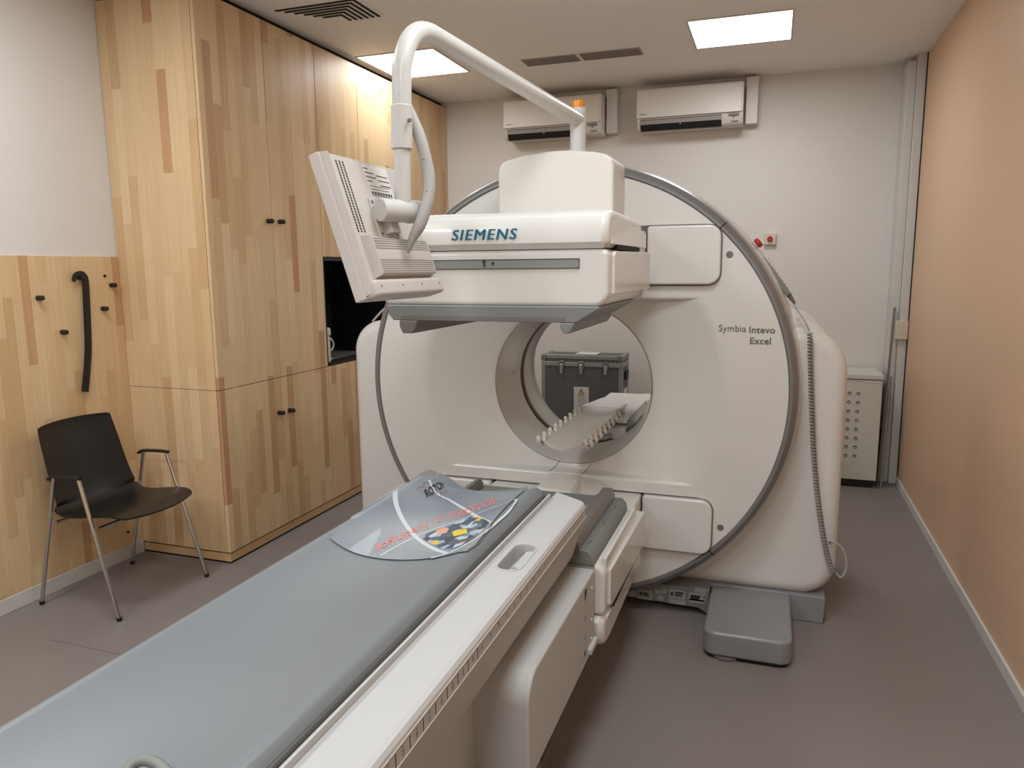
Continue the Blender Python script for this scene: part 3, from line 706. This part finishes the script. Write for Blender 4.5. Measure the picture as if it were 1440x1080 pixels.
# base
obj('base_frame', box(-2.05, .283, 3.425, 4.1, .0, .125, .004, 1), BASEG, G)
bs = obj('base_strip', prism([(-1.6, .045), (-.64, .045), (-.265, .036), (-.215, .008), (-.215, .128), (-1.6, .128)], 'y', 3.335, 3.43, .003, 1), mat('strip_metal', (120, 119, 118), .45), G)
yq = 3.3345
def lab(u0_, v0_, u1_, v1_, m_=PAPERG, nm='label_sticker'):
    a = PY(u0_, v1_, yq); c = PY(u1_, v0_, yq)
    return obj(nm, box(min(a.x, c.x), max(a.x, c.x), yq-.0012, yq+.001, min(a.z, c.z), max(a.z, c.z)), m_, bs)
lab(884, 831, 895, 838, PAPERG); lab(897, 831, 917, 841.5, PAPERG); lab(941, 831, 964, 841.5); lab(940.5, 844, 963.5, 848); lab(968.5, 835.5, 992.5, 843.5); lab(969, 844.2, 990, 846.5); lab(977, 828, 993, 832.5)
b = None
for (u, v, w, h_) in ((899, 833, 4, 4), (904, 834, 8, 1), (905, 837, 8, 1), (943, 833, 4, 4), (949, 833.5, 12, 1), (949, 837, 10, 1), (971, 838, 14, 1.2), (971, 841, 12, 1), (989, 839, 2.2, 2.2)):
    a = PY(u, v+h_, yq-.002); c = PY(u+w, v, yq-.002); b = box(a.x, c.x, yq-.0022, yq-.0005, a.z, c.z, bm=b)
obj('sticker_print', b, INK, bs)
for u0_, u1_ in ((921, 929), (931, 937)):
    lab(u0_, 829.5, u1_, 834, PAPERG)
p = PY(929, 841, yq); obj('round_sticker', cyl((p.x, yq-.001, p.z), (p.x, yq+.001, p.z), .0145, 20), PAPERG, bs)
obj('foot_cover', prism(rrect(-.212, .137, 2.955, 3.46, .05, 8, (.02, .02, .05, .05)), 'z', .014, .118, .014, 4), BASEG, G)
obj('foot_skirt', prism(rrect(-.20, .125, 2.968, 3.45, .045, 8, (.01, .01, .045, .045)), 'z', 0, .02), GAP, G)
obj('foot_disc', zlathe([(.055, .001), (.058, .004), (.058, .012), (.05, .014)], -.12, 3.005, 30), COLD, G)
# red stop button on the rim and white cable at the left
q = Vector((math.cos(math.radians(38.6)), 0, math.sin(math.radians(38.6))))
c0 = Vector((GX, 3.52, GZ))+q*1.018
es = obj('stop_button', cyl(c0, c0+q*.022, .016, 20), MONW, G); obj('stop_button_cap', cyl(c0+q*.012, c0+q*.034, .022, 24, bev=.007), RED, es)
obj('gantry_cable', tube(smooth_path([PY(524, 452, 3.6), PY(530, 445, 3.6), PY(541, 434, 3.6), PY(552, 428, 3.6)]), .006, 8), HOSE, G)
# white docking wedge in front of the lower ledge
wd = bmesh.new()
tp = [(-.946, 3.235), (-.803, 3.235), (-.776, 2.96), (-.940, 3.00)]; bt = [(-.975, 3.25), (-.655, 3.25), (-.768, 2.905), (-.965, 2.925)]
A = [wd.verts.new((x, y, .655)) for x, y in tp]; B = [wd.verts.new((x, y, .602)) for x, y in bt]
wd.faces.new(A); wd.faces.new(B[::-1])
for i in range(4): wd.faces.new((A[i], B[i], B[(i+1) % 4], A[(i+1) % 4]))
bmesh.ops.bevel(wd, geom=wd.edges[:], offset=.006, segments=3, affect='EDGES', profile=.5)
obj('docking_wedge', wd, WHITE2, G)

# hand controller hanging on the gantry rim, with its coiled cord
t = empty('hand_controller', (.03, 3.52, 1.5), 'grey hand controller hung on the gantry rim with a coiled cord', 'controller')
def rim(a, r=1.045): return Vector((GX+r*math.cos(math.radians(a)), 3.52, GZ+r*math.sin(math.radians(a))))
P0_, P1_ = PY(1073, 361, 3.52), PY(1109, 414, 3.52)
dd = (P1_-P0_).normalized(); nn = Vector((dd.z, 0, -dd.x)); nn = nn if nn.x > 0 else -nn
hb = bmesh.new(); ws = [.012, .016, .02, .022, .024, .026, .026]; rr_ = []
for i, w in enumerate(ws):
    c_ = P0_+(P1_-P0_)*i/(len(ws)-1)
    rr_.append([hb.verts.new(c_+nn*(a_*w*.42)+Vector((0, b_*w, 0))) for a_, b_ in ((-1, -1), (1, -1), (1, 1), (-1, 1))])
for A, B in zip(rr_, rr_[1:]):
    for k in range(4): hb.faces.new((A[k], A[(k+1) % 4], B[(k+1) % 4], B[k]))
hb.faces.new(rr_[0][::-1]); hb.faces.new(rr_[-1])
bmesh.ops.bevel(hb, geom=hb.edges[:], offset=.003, segments=2, affect='EDGES', profile=.5)
obj('controller_body', hb, COLL, t)
b = None
for i in range(9):
    c_ = P0_+dd*(.02+i*.019)+nn*.011
    for s in (-.011, 0.0, .011): b = cyl(c_+Vector((0, s, 0)), c_+nn*.005+Vector((0, s, 0)), .0042, 10, bm=b)
obj('controller_buttons', b, MONW, t)
obj('controller_boot', cyl(P1_, P1_+dd*.05, .012, 14, r2=.006), COLD, t)
obj('holder_clip', box(P1_.x-.035, P1_.x-.005, 3.505, 3.535, P1_.z-.01, P1_.z+.02, .004, 2), WHITE2, t)
yc_ = 3.36
cord = smooth_path([P1_+dd*.05, PY(1120, 434, 3.45), PY(1132, 452, 3.40), PY(1138.5, 466, 3.395)], 6)
obj('cord', tube(cord, .0042, 8), HOSE, t)
spine = smooth_path([PY(u, v, 3.395) for u, v in ((1139, 468), (1140, 520), (1142, 580), (1144.5, 640), (1150, 700), (1158, 755), (1166, 790), (1173, 806))], 10)
ds = [0]
for a_, b_ in zip(spine, spine[1:]): ds.append(ds[-1]+(b_-a_).length)
Ltot = ds[-1]; turns = 74; hp = []
x_, y_ = Vector((1, 0, 0)), Vector((0, 1, 0))
for i in range(turns*10+1):
    s = Ltot*i/(turns*10); k = max(j for j in range(len(ds)) if ds[j] <= s+1e-9); k = min(k, len(spine)-2)
    f_ = (s-ds[k])/(ds[k+1]-ds[k]); c_ = spine[k].lerp(spine[k+1], f_); a = 2*PI*i/10
    tt = (spine[k+1]-spine[k]).normalized(); xx = (x_-tt*x_.dot(tt)).normalized(); yy = tt.cross(xx)
    hp.append(c_+xx*.0095*math.cos(a)+yy*.0095*math.sin(a))
obj('coiled_cord', tube(hp, .0034, 6), COLL, t)
obj('cord_loop', tube(smooth_path([hp[-1]]+[PY(u, v, 3.40) for u, v in ((1182, 812), (1189, 803), (1190, 788), (1186, 774), (1179, 766), (1170, 762))]+[PY(1164, 764, 3.46)], 6), .005, 8), HOSE, t)

# ------------------------------------------------------------------ monitor arm
A1 = empty('monitor_arm', (-.80, 3.16, 2.07), 'tubular white monitor arm bending from the gantry top down to the monitor', 'monitor arm')
pt = Vector((-.803, 3.16, 2.215))
obj('arm_post', cyl((-.803, 3.16, 2.0), (-.803, 3.16, 2.262), .033, 32, bev=.003), ARMW, A1)
obj('beacon', cyl((-.803, 3.16, 2.258), (-.803, 3.16, 2.292), .026, 24, bev=.006), ORANGE, A1)
vt = Vector((-.963, 1.87, 2.0)); bend = Vector((-.955, 1.90, 2.262))
end_h = bend + (pt-bend).normalized()*.135
end_v = Vector((-.961, 1.872, bend.z-.135))
path = [pt, pt.lerp(end_h, .5), end_h]
for i in range(1, 12):
    k = i/12; path.append((end_h*(1-k)**2)+(bend*2*k*(1-k))+(end_v*k*k))
path += [end_v, Vector((-.963, 1.87, 2.03))]
obj('arm_tube', tube(path, [.031, .0275]+[.0262]*(len(path)-2), 28), ARMW, A1)
obj('arm_sleeve', cyl((-.963, 1.87, 2.036), (-.966, 1.87, 1.922), .0288, 30, bev=.003), ARMW, A1)
obj('arm_lower_tube', cyl((-.966, 1.87, 1.925), (-.968, 1.87, 1.775), .0222, 28), ARMW, A1)
obj('sleeve_screw', cyl((-.935, 1.853, 1.992), (-.928, 1.850, 1.992), .0055, 12), COLD, A1)
hz = 1.758
obj('tilt_hinge', cyl((-1.000, 1.795, hz), (-.945, 1.925, hz+.0), .031, 30, bev=.004), ARMW, A1)
obj('hinge_ring', cyl((-.962, 1.885, hz), (-.957, 1.895, hz), .0325, 30), ARMW, A1)
hpth = smooth_path([PY(u, v, y) for u, v, y in ((573, 142, 1.90), (582, 168, 1.90), (594, 205, 1.90), (603, 245, 1.90), (603, 275, 1.89), (593, 310, 1.87), (580, 336, 1.86), (573, 356, 1.86))], 6)
n = len(hpth)
obj('cable_sleeve', tube(hpth, [min(.0165, .006+.0165*i/n*3)*(1 if i < n*.75 else max(.12, 1-(i-n*.75)/(n*.25)*.85)) for i in range(n)], 14), HOSE, A1)
b = None
for i in (int(n*.35), int(n*.55)): b = tube([hpth[i]+Vector((-.018, 0, .006)), hpth[i]+Vector((0, -.018, 0)), hpth[i]+Vector((.017, -.004, -.007))], .0009, 5, bm=b)
obj('sleeve_seams', b, INK, A1)

# monitor (back towards the camera)
ny, fy = 1.667, 2.077
TLc, BLc = Vector((-1.081, ny, 1.895)), Vector((-.965, ny, 1.540))
eh = (TLc-BLc); HM = eh.length; eh.normalize(); ew = Vector((0, 1, 0)); en = ew.cross(eh); en = en if en.x > 0 else -en
WM = fy-ny
def mloc(w, h, n_): return BLc+ew*w+eh*h+en*n_
def mbox(w0, w1, h0, h1, n0, n1, bev=0, seg=3, taper=0, bm=None):
    b2 = box(0, 1, 0, 1, 0, 1)
    for v in b2.verts:
        k = v.co.z; w = w0+(w1-w0)*v.co.x; h = h0+(h1-h0)*v.co.y
        if taper: w += taper*k*(1 if v.co.x < .5 else -1); h += taper*k*(1 if v.co.y < .5 else -1)
        v.co = mloc(w, h, n0+(n1-n0)*k)
    if bev: bmesh.ops.bevel(b2, geom=b2.edges[:], offset=bev, segments=seg, affect='EDGES', profile=.5)
    return merge(bm, b2)
Mn = empty('display_monitor', tuple(mloc(WM/2, HM/2, 0)), 'off white flat monitor seen from behind, hanging from the bent arm', 'monitor')
obj('front_bezel', mbox(-.006, WM+.006, -.012, HM+.006, -.045, -.012, .005, 2), MONW, Mn)
obj('screen', mbox(.02, WM-.02, .02, HM-.02, -.0465, -.044), GLASSD, Mn)
obj('back_casing', mbox(0, WM, .0, HM, -.013, .006, .004, 3, .004), MONW, Mn)
obj('lower_bulge', mbox(.032, WM-.03, .038, .148, .004, .030, .004, 2, .006), MONW, Mn)
rl = mbox(.004, WM-.002, -.014, .032, -.02, .024, .011, 4); obj('bottom_roll', rl, MONW, Mn)
b = None
for i in range(4):
    w = .03+i*(WM-.06)/3; c_ = mloc(w, .012, .0235); b = cyl(c_, c_+en*.001, .0035, 10, bm=b)
obj('casing_screws', b, COLD, Mn)
def dots(w0, w1, nw, h0, h1, nh, n_, r_, wide=1.0):
    bb = bmesh.new()
    for i in range(nw):
        for j in range(nh):
            w = w0+(w1-w0)*i/max(1, nw-1); h = h0+(h1-h0)*j/max(1, nh-1)
            vs = [bb.verts.new(mloc(w+a_*r_*wide, h+c_*r_, n_)) for a_, c_ in ((-1, -1), (1, -1), (1, 1), (-1, 1))]
            bb.faces.new(vs)
    return bb
obj('vent_holes', dots(.034, .066, 3, .165, HM-.022, 26, .0066, .0027, 1.35), INK, Mn)
obj('vent_slots', dots(.055, WM-.05, 44, .112, .138, 5, .0306, .0015, 1.6), INKG, Mn)
obj('vent_slots', dots(.055, WM-.05, 44, .050, .080, 6, .0306, .0015, 1.6), INKG, Mn)
ml = obj('rating_label', mbox(.165, .300, HM-.115, HM-.012, .0060, .0068), PAPER, Mn)
b = None
for i, (w0_, w1_) in enumerate(((.168, .19), (.168, .215), (.225, .29), (.168, .222), (.228, .295), (.168, .195), (.235, .295))):
    hh = HM-.022-(0, .012, .016, .024, .030, .036, .044)[i]; b = mbox(w0_, w1_, hh-.003, hh, .0066, .0072, bm=b)
for i in range(4): b = mbox(.170, .285-.01*(i % 2), HM-.074-i*.009, HM-.0725-i*.009, .0066, .0072, bm=b)
for i in range(8): b = mbox(.172+i*.015, .181+i*.015, HM-.098, HM-.090, .0066, .0072, bm=b)
obj('label_print', b, INK, ml)
obj('mount_plate', mbox(.135, .245, .150, .262, .004, .012, .003, 2), MONW, Mn)
obj('mount_bracket', mbox(.165, .215, .158, .240, .010, .036, .004, 2), ARMW, Mn)
b = None
for w, h in ((.145, .25), (.235, .25), (.145, .16), (.235, .16)):
    c_ = mloc(w, h, .0115); b = cyl(c_, c_+en*.003, .0045, 12, bm=b)
obj('mount_screws', b, COLD, Mn)

# ------------------------------------------------------------------ patient bed
BCX = -.897; YE = 2.262; YN = -.35
Bd = empty('patient_bed', (BCX, 1.0, 0), 'long grey patient bed with white side rails leading to the scanner', 'bed')
def dish(x):
    s = (x-BCX)/.2345
    s = max(-1, min(1, s)); a = abs(s)
    if a < .86: return .862+.040*(a/.86)**2.0
    k = (a-.86)/.14; return .902-.030*k**2.2
xs = [BCX+.2345*math.sin(PI/2*(-1+2*i/48)) for i in range(49)]
b = bmesh.new(); rows_ = []
ys = [YN, .0, .4, .8, 1.2, 1.6, 2.0, 2.12, 2.19, 2.225, 2.25, 2.262]
for y in ys:
    k = max(0, (y-2.19)/.072); dz = -.030*k**2
    row = []
    for x in xs:
        xx = BCX+(x-BCX)*(1-.10*max(0, (y-2.15)/.112)**3)
        row.append(b.verts.new((xx, y, dish(x)+dz)))
    low = [b.verts.new((BCX+(x-BCX)*.985, y if y < 2.26 else 2.255, .852-(.0 if abs(x-BCX) > .2 else .018*(1-(abs(x-BCX)/.2)**2)))) for x in xs[::-1]]
    rows_.append(row+low)
N_ = len(rows_[0])
for A, B in zip(rows_, rows_[1:]):
    for j in range(N_): b.faces.new((A[j], A[(j+1) % N_], B[(j+1) % N_], B[j]))
b.faces.new(rows_[0][::-1]); b.faces.new(rows_[-1])
obj('mattress', b, MATT, Bd)
for s in (-1, 1):
    obj('mattress_edge', tube([(BCX+s*.2305, YN, .876), (BCX+s*.2305, 2.14, .876), (BCX+s*.226, 2.215, .872), (BCX+s*.21, 2.245, .868)], .0068, 10), ROLLSHADE, Bd)
# pallet rim strips
for s in (-1, 1):
    x0, x1 = sorted((BCX+s*.2372, BCX+s*.2448))
    obj('pallet_rim', box(x0, x1, YN, 2.235, .846, .8745, .002, 2), BEDW, Bd)
    x0, x1 = sorted((BCX+s*.23, BCX+s*.246))
    obj('pallet_gap', box(x0, x1, YN, 2.23, .84, .8505), GAP, Bd)
# rails
for s in (-1, 1):
    sec = [(.2455, .650), (.2455, .860), (.344, .860), (.355, .857), (.3605, .850), (.3620, .842), (.3620, .806), (.358, .800), (.312, .665), (.306, .650)]
    pr = prism([(BCX+s*x, z) for x, z in sec], 'y', YN-.05, 2.30)
    for v in pr.verts:
        if v.co.y > 2.2: v.co.y = 2.305 - max(0, (abs(v.co.x-BCX)-.25))*.72
    if s < 0:
        for v in pr.verts: v.co.z -= .05
    rail = obj('side_rail', pr, BEDW, Bd, ang=25)
    if s > 0:
        cut = prism(rrect(-.625, -.566, 1.64, 1.815, .028, 8), 'z', .815, .9)
        boolean_cut(rail, cut)
        for p in rail.data.polygons: p.use_smooth = False
        hb_ = obj('handle_rim', None or prism(rrect(-.631, -.560, 1.634, 1.821, .032, 8), 'z', .8595, .8622, .001, 1), BEDW, rail)
        boolean_cut(hb_, prism(rrect(-.626, -.565, 1.639, 1.816, .028, 8), 'z', .85, .87))
        obj('handle_grip', prism(rrect(-.600, -.566, 1.70, 1.815, .015, 6), 'z', .8155, .846, .006, 3), BEDW, rail)
        p = PZ(738.5, 779, .846); obj('handle_dot', cyl((p.x-.004, p.y, .846), (p.x-.004, p.y, .8468), .0022, 10), INK, rail)
        # ruler on the outer face
        XF = BCX+.3622; b = None
        for yk in range(0, 26):
            y = .95+(yk-18)*.05
            if .2 < y < 2.24: b = box(XF-.0005, XF+.0006, y-.0007, y+.0007, .815, .838, bm=b)
        obj('ruler_ticks', b, INK, rail)
        b = box(XF-.0005, XF+.0006, .1, 2.25, .8095, .8105); b = box(XF-.0005, XF+.0006, .1, 2.25, .8425, .8431, bm=b)
        obj('ruler_lines', b, PAPER, rail)
        bb = None; num = 130
        for k in range(-16, 26):
            y = .925+k*.05
            if .2 < y < 2.21:
                tb = textmesh(str(num-5*k)); xs_ = [v.co.x for v in tb.verts]; yy_ = [v.co.y for v in tb.verts]; w_ = max(xs_)-min(xs_); h_ = max(yy_)-min(yy_); xo_ = min(xs_); yo_ = min(yy_)
                for v in tb.verts:
                    v.co = Vector((XF+.0006, y-.0035+.007*(v.co.y-yo_)/h_, .835-.016*(v.co.x-xo_)/w_*(.75 if len(str(num-5*k)) < 3 else 1)))
                bb = merge(bb, tb)
        obj('ruler_numbers', bb, INK, rail, smooth=False)
# chassis under the top and the lift cover on the right
obj('bed_chassis', box(BCX-.24, BCX+.24, YN, 2.20, .60, .84, .01, 2), BEDW, Bd)
obj('cover_body', box(BCX-.20, -.655, -.2, 2.20, .30, .62, .012, 3), BEDW, Bd)
cv = prism([(y, z) for y, z in rrect(1.555, 2.258, .352, .628, .03, 8, (.012, .075, .012, .012))], 'x', -.78, -.51, .008, 3)
lc = obj('lift_cover', cv, BEDW, Bd)
b = None
for k, (v, s_) in enumerate(((828, '0'), (843, '1'), (872, '3'), (897, '2'), (920, '1'))):
    p = PX(822.5, v, -.5095)
    if k == 0: obj('scale_knob', cyl((-.511, 2.13, .602), (-.5075, 2.13, .602), .011, 18), INK, lc); continue
    text('scale_digit', s_, (-.5098, 2.122, p.z-.006), (-.5098, 2.136, p.z-.006), (-.5098, 2.122, p.z+.010), INK, lc, thick=.0006, nrm=(1, 0, 0))
b = None
for z in (.58, .47, .405): b = cyl((-.511, 2.215, z), (-.5075, 2.215, z), .0045, 12, bm=b)
obj('cover_screws', b, PAPER, lc)
obj('release_lever', box(-.515, -.497, 2.17, 2.262, .368, .392, .006, 3), BEDW, lc)
obj('lift_column', box(-1.10, -.60, .35, 1.95, .06, .36, .006, 2), COLD, Bd)
obj('floor_plate', box(-1.16, -.62, .2, 2.15, 0, .06, .006, 2), COLD, Bd)
# strap loop at the near end of the mattress
lp = [PZ(u, v+6, .885) for u, v in ((168, 1090), (180, 1076), (200, 1070), (222, 1073), (240, 1086))]
o = obj('strap_loop', tube(smooth_path([Vector((p.x, p.y, dish(p.x)+.010+h_)) for p, h_ in zip(lp, (0, .012, .018, .012, 0))], 6), .0085, 10), mat('grey_rubber', (120, 124, 118), .5))
tagp(o, 'grey rubber loop lying on the near end of the mattress', 'strap')

# ------------------------------------------------------------------ printed plastic sheet on the mattress
def onbed(u, v, eps=.004):
    z = .885
    for _ in range(12):
        p = PZ(u, v, z); z = dish(p.x)+eps + sag(p.y)
    return Vector((p.x, p.y, z))
def sag(y): return -.030*(min(.072, max(0, y-2.19))/.072)**2
def bedfn(eps):
    return lambda p: Vector((p.x, p.y, dish(p.x)+sag(min(p.y, 2.262))+eps))
SH = empty('plastic_sheet', (BCX, 1.95, .86), 'shiny grey printed plastic sheet with red lettering lying on the mattress', 'sheet')
edge = [(465, 757), (480, 768), (505, 779), (540, 785.5), (580, 786.5), (615, 783), (645, 776), (658, 774), (668, 766), (684, 746), (698, 727), (715, 709), (730, 695), (742, 685), (727, 687), (700, 690), (680, 690), (662, 689), (648, 683), (632, 672), (614, 663.5), (601, 661.5), (585, 670), (560, 684), (530, 703), (500, 726), (480, 741)]
def fill_on_bed(poly, eps, res=.011):
    pts_ = [onbed(u, v) for u, v in poly]
    P2 = [(p.x, p.y) for p in pts_]
    cu = bpy.data.curves.new('t', 'CURVE'); cu.dimensions = '2D'; cu.fill_mode = 'BOTH'
    sp_ = cu.splines.new('POLY'); sp_.points.add(len(P2)-1)
    for i, p in enumerate(P2): sp_.points[i].co = (p[0], p[1], 0, 1)
    sp_.use_cyclic_u = True
    o_ = bpy.data.objects.new('t', cu); col.objects.link(o_)
    dg = bpy.context.evaluated_depsgraph_get(); me = bpy.data.meshes.new_from_object(o_.evaluated_get(dg)); bpy.data.objects.remove(o_)
    bm = bmesh.new(); bm.from_mesh(me)
    lo = [min(p[i] for p in P2) for i in (0, 1)]; hi = [max(p[i] for p in P2) for i in (0, 1)]
    for ax in (0, 1):
        k = lo[ax]+res
        while k < hi[ax]:
            n_ = [0, 0, 0]; n_[ax] = 1; c_ = [0, 0, 0]; c_[ax] = k
            bmesh.ops.bisect_plane(bm, geom=bm.verts[:]+bm.edges[:]+bm.faces[:], plane_co=c_, plane_no=n_); k += res
    f_ = bedfn(eps)
    for v in bm.verts: v.co = f_(v.co)
    return bm
def thicken(bm, d=.0016):
    r = bmesh.ops.extrude_face_region(bm, geom=bm.faces[:])
    for e_ in r['geom']:
        if isinstance(e_, bmesh.types.BMVert): e_.co.z += d
    return bm
obj('sheet_film', thicken(fill_on_bed(smooth_path([Vector((a, c, 0)) for a, c in edge+edge[:1]], 3)[:-1] and [(p.x, p.y) for p in smooth_path([Vector((a, c, 0)) for a, c in edge+edge[:1]], 3)[:-1]], .0025)), SHEET, SH)
def ribbon(px, wd_, eps, m_, nm):
    c_ = smooth_path([onbed(u, v) for u, v in px], 8); f_ = bedfn(eps); bb = bmesh.new(); R_ = []
    for i, p in enumerate(c_):
        t_ = c_[min(i+1, len(c_)-1)]-c_[max(i-1, 0)]; t_.z = 0; t_.normalize(); s_ = Vector((-t_.y, t_.x, 0)); w_ = wd_ if not callable(wd_) else wd_(i/(len(c_)-1))
        R_.append((bb.verts.new(f_(p+s_*w_)), bb.verts.new(f_(p-s_*w_))))
    for A, B in zip(R_, R_[1:]): bb.faces.new((A[0], A[1], B[1], B[0]))
    return obj(nm, bb, m_, SH, smooth=False)
ribbon([(589, 670), (610, 688), (635, 705), (660, 720), (690, 735)], lambda k: .004+.003*k, .0046, WHITEP, 'printed_arc')
ribbon([(557, 692), (556, 702), (561, 720), (572, 740), (588, 758), (606, 770), (628, 778)], lambda k: .008-.002*k, .0046, WHITEP, 'printed_arc')
ribbon([(722, 703), (726, 704), (716, 718), (700, 733), (680, 750), (655, 766), (630, 778), (606, 785)], .0045, .0046, WHITEP, 'printed_arc')
ribbon([(535, 781), (590, 752), (640, 734), (690, 715), (722, 703)], .0022, .0046, WHITEP, 'printed_line')
ribbon([(690, 735), (694, 736), (683, 752), (672, 765), (658, 773)], .0012, .0048, INKG, 'printed_line')
patch = [(594, 757), (600, 751), (620, 743), (640, 736), (662, 727), (672, 726), (684, 732), (688, 735), (680, 745), (665, 758), (645, 769), (627, 775), (612, 768), (602, 763)]
b = fill_on_bed(patch, .0050, .03); o_ = obj('collage_print', b, COLLAGE, SH, smooth=False)
obj('yellow_print', fill_on_bed([(636, 748), (656, 744), (657, 750), (638, 755)], .0054, .05), YEL, SH, smooth=False)
obj('salmon_print', fill_on_bed([(612, 747), (624, 742), (632, 743), (628, 750), (617, 752)], .0054, .05), SKINP, SH, smooth=False)
def bedtext(nm, s, a, c, u_, m_, eps=.0052, **k):
    f_ = bedfn(eps); return text(nm, s, onbed(*a), onbed(*c), onbed(*u_), m_, SH, fn=f_, **k)
bedtext('red_lettering', 'Ioflupan', (532, 778), (598, 744.5), (528, 765), REDT, spacing=1.05, bold=.004)
bedtext('red_lettering', '(      I)', (600, 746), (641, 729), (597, 734), REDT)
bedtext('red_lettering', '123', (610, 738), (627, 731), (608, 731), REDT)
bedtext('red_lettering', 'ROTOP', (645, 728), (702, 706.5), (642, 718), REDT, spacing=1.05, bold=.004)
bedtext('logo_lettering', 'ROTOP', (601, 701), (627, 684.5), (596, 690), INK, eps=.0062, bold=.02)
for (cu_, cv_, ax_, ay_, ro) in ((608, 689, 21, 5.5, 5), (608, 689, 17, 7.5, 50),):
    el = []
    for i in range(25):
        a = 2*PI*i/24; x_e = ax_*math.cos(a); y_e = ay_*math.sin(a); q = math.radians(ro)
        el.append((cu_+x_e*math.cos(q)-y_e*math.sin(q), cv_+x_e*math.sin(q)*.75+y_e*math.cos(q)*.75))
    ribbon(el, .0008, .0056, mat('logo_red', (150, 96, 96), .5), 'logo_orbit')

# ------------------------------------------------------------------ headrest board in the bore
HB = empty('headrest_board', (-.853, 3.5, .84), 'white curved board with rows of round knobs reaching into the bore', 'headrest')
bx0, bx1, by0, by1 = -.928, -.740, 3.06, 4.05
b = bmesh.new(); T_ = []; Bt = []
nx = 12
for y in [by0, by0+.012, by0+.04, by0+.09, 3.6, by1]:
    k = max(0, 1-(y-by0)/.09)
    tr = []; br = []
    for j in range(nx+1):
        s = -1+2*j/nx; hw = (bx1-bx0)/2*(1-.10*k**2); x = (bx0+bx1)/2+s*hw
        z = .853-.022*(1-s*s)-.004*(k**3); yo = y-.03*(1-s*s)*k**.5 if y < by0+.1 else y
        tr.append(b.verts.new((x, yo, z))); br.append(b.verts.new((x, yo+.002, z-.014)))
    T_.append(tr); Bt.append(br)
for i in range(len(T_)-1):
    for j in range(nx):
        b.faces.new((T_[i][j], T_[i][j+1], T_[i+1][j+1], T_[i+1][j])); b.faces.new((Bt[i][j], Bt[i+1][j], Bt[i+1][j+1], Bt[i][j+1]))
    b.faces.new((T_[i][0], T_[i+1][0], Bt[i+1][0], Bt[i][0])); b.faces.new((T_[i][nx], Bt[i][nx], Bt[i+1][nx], T_[i+1][nx]))
for j in range(nx): b.faces.new((T_[0][j], Bt[0][j], Bt[0][j+1], T_[0][j+1])); b.faces.new((T_[-1][j], T_[-1][j+1], Bt[-1][j+1], Bt[-1][j]))
obj('board', b, WHITE2, HB)
kn0 = None
KM = mat('ivory_knobs', (226, 220, 210), .4)
for s in (-1, 1):
    xk = (bx0+bx1)/2+s*.106
    obj('knob_rail', box(xk-.008, xk+.008, by0+.0, by1-.15, .822, .834, .003, 2), BEDW, HB)
    for i in range(9):
        y = by0+.01+i*.092
        kb = cyl((xk-.018, y, .846), (xk-.008, y+.007, .848), .0185, 18, bev=.004)
        kb = cyl((xk+.004, y+.008, .844), (xk+.015, y+.015, .846), .0185, 18, bm=kb, bev=.004)
        kb = cyl((xk-.010, y+.005, .845), (xk+.008, y+.011, .845), .007, 10, bm=kb)
        obj('clamp_knob', kb, KM, HB)
obj('support_plate', prism([(-1.0, 3.88), (-.985, 3.92), (-.95, 4.02), (-.60, 4.02), (-.60, 3.78), (-.735, 3.5), (-.735, 3.88)] if False else [(-.985, 3.98), (-.93, 4.28), (-.668, 4.28), (-.668, 3.66), (-.72, 3.66), (-.74, 3.98)], 'z', .818, .836, .002, 1), WHITE2, HB)
obj('support_beam', prism([(3.62, .745), (3.62, .80), (3.78, .817), (4.6, .817), (4.6, .70), (3.80, .72)], 'x', -.735, -.669, .004, 2), WHITE2, HB)
obj('support_leg', box(-.95, -.68, 4.22, 4.6, 0, .815, .01, 2), WHITE2, HB)
obj('beam_slot', box(-.6695, -.6675, 4.02, 4.12, .745, .775), COLL, HB)

# ------------------------------------------------------------------ render look
w = bpy.data.worlds.new('world'); scn.world = w; w.use_nodes = True
w.node_tree.nodes['Background'].inputs[0].default_value = (.9, .92, 1, 1); w.node_tree.nodes['Background'].inputs[1].default_value = .05
vs = scn.view_settings; vs.view_transform = 'Standard'; vs.look = 'None'; vs.exposure = 0.0; vs.gamma = 1; vs.use_curve_mapping = False
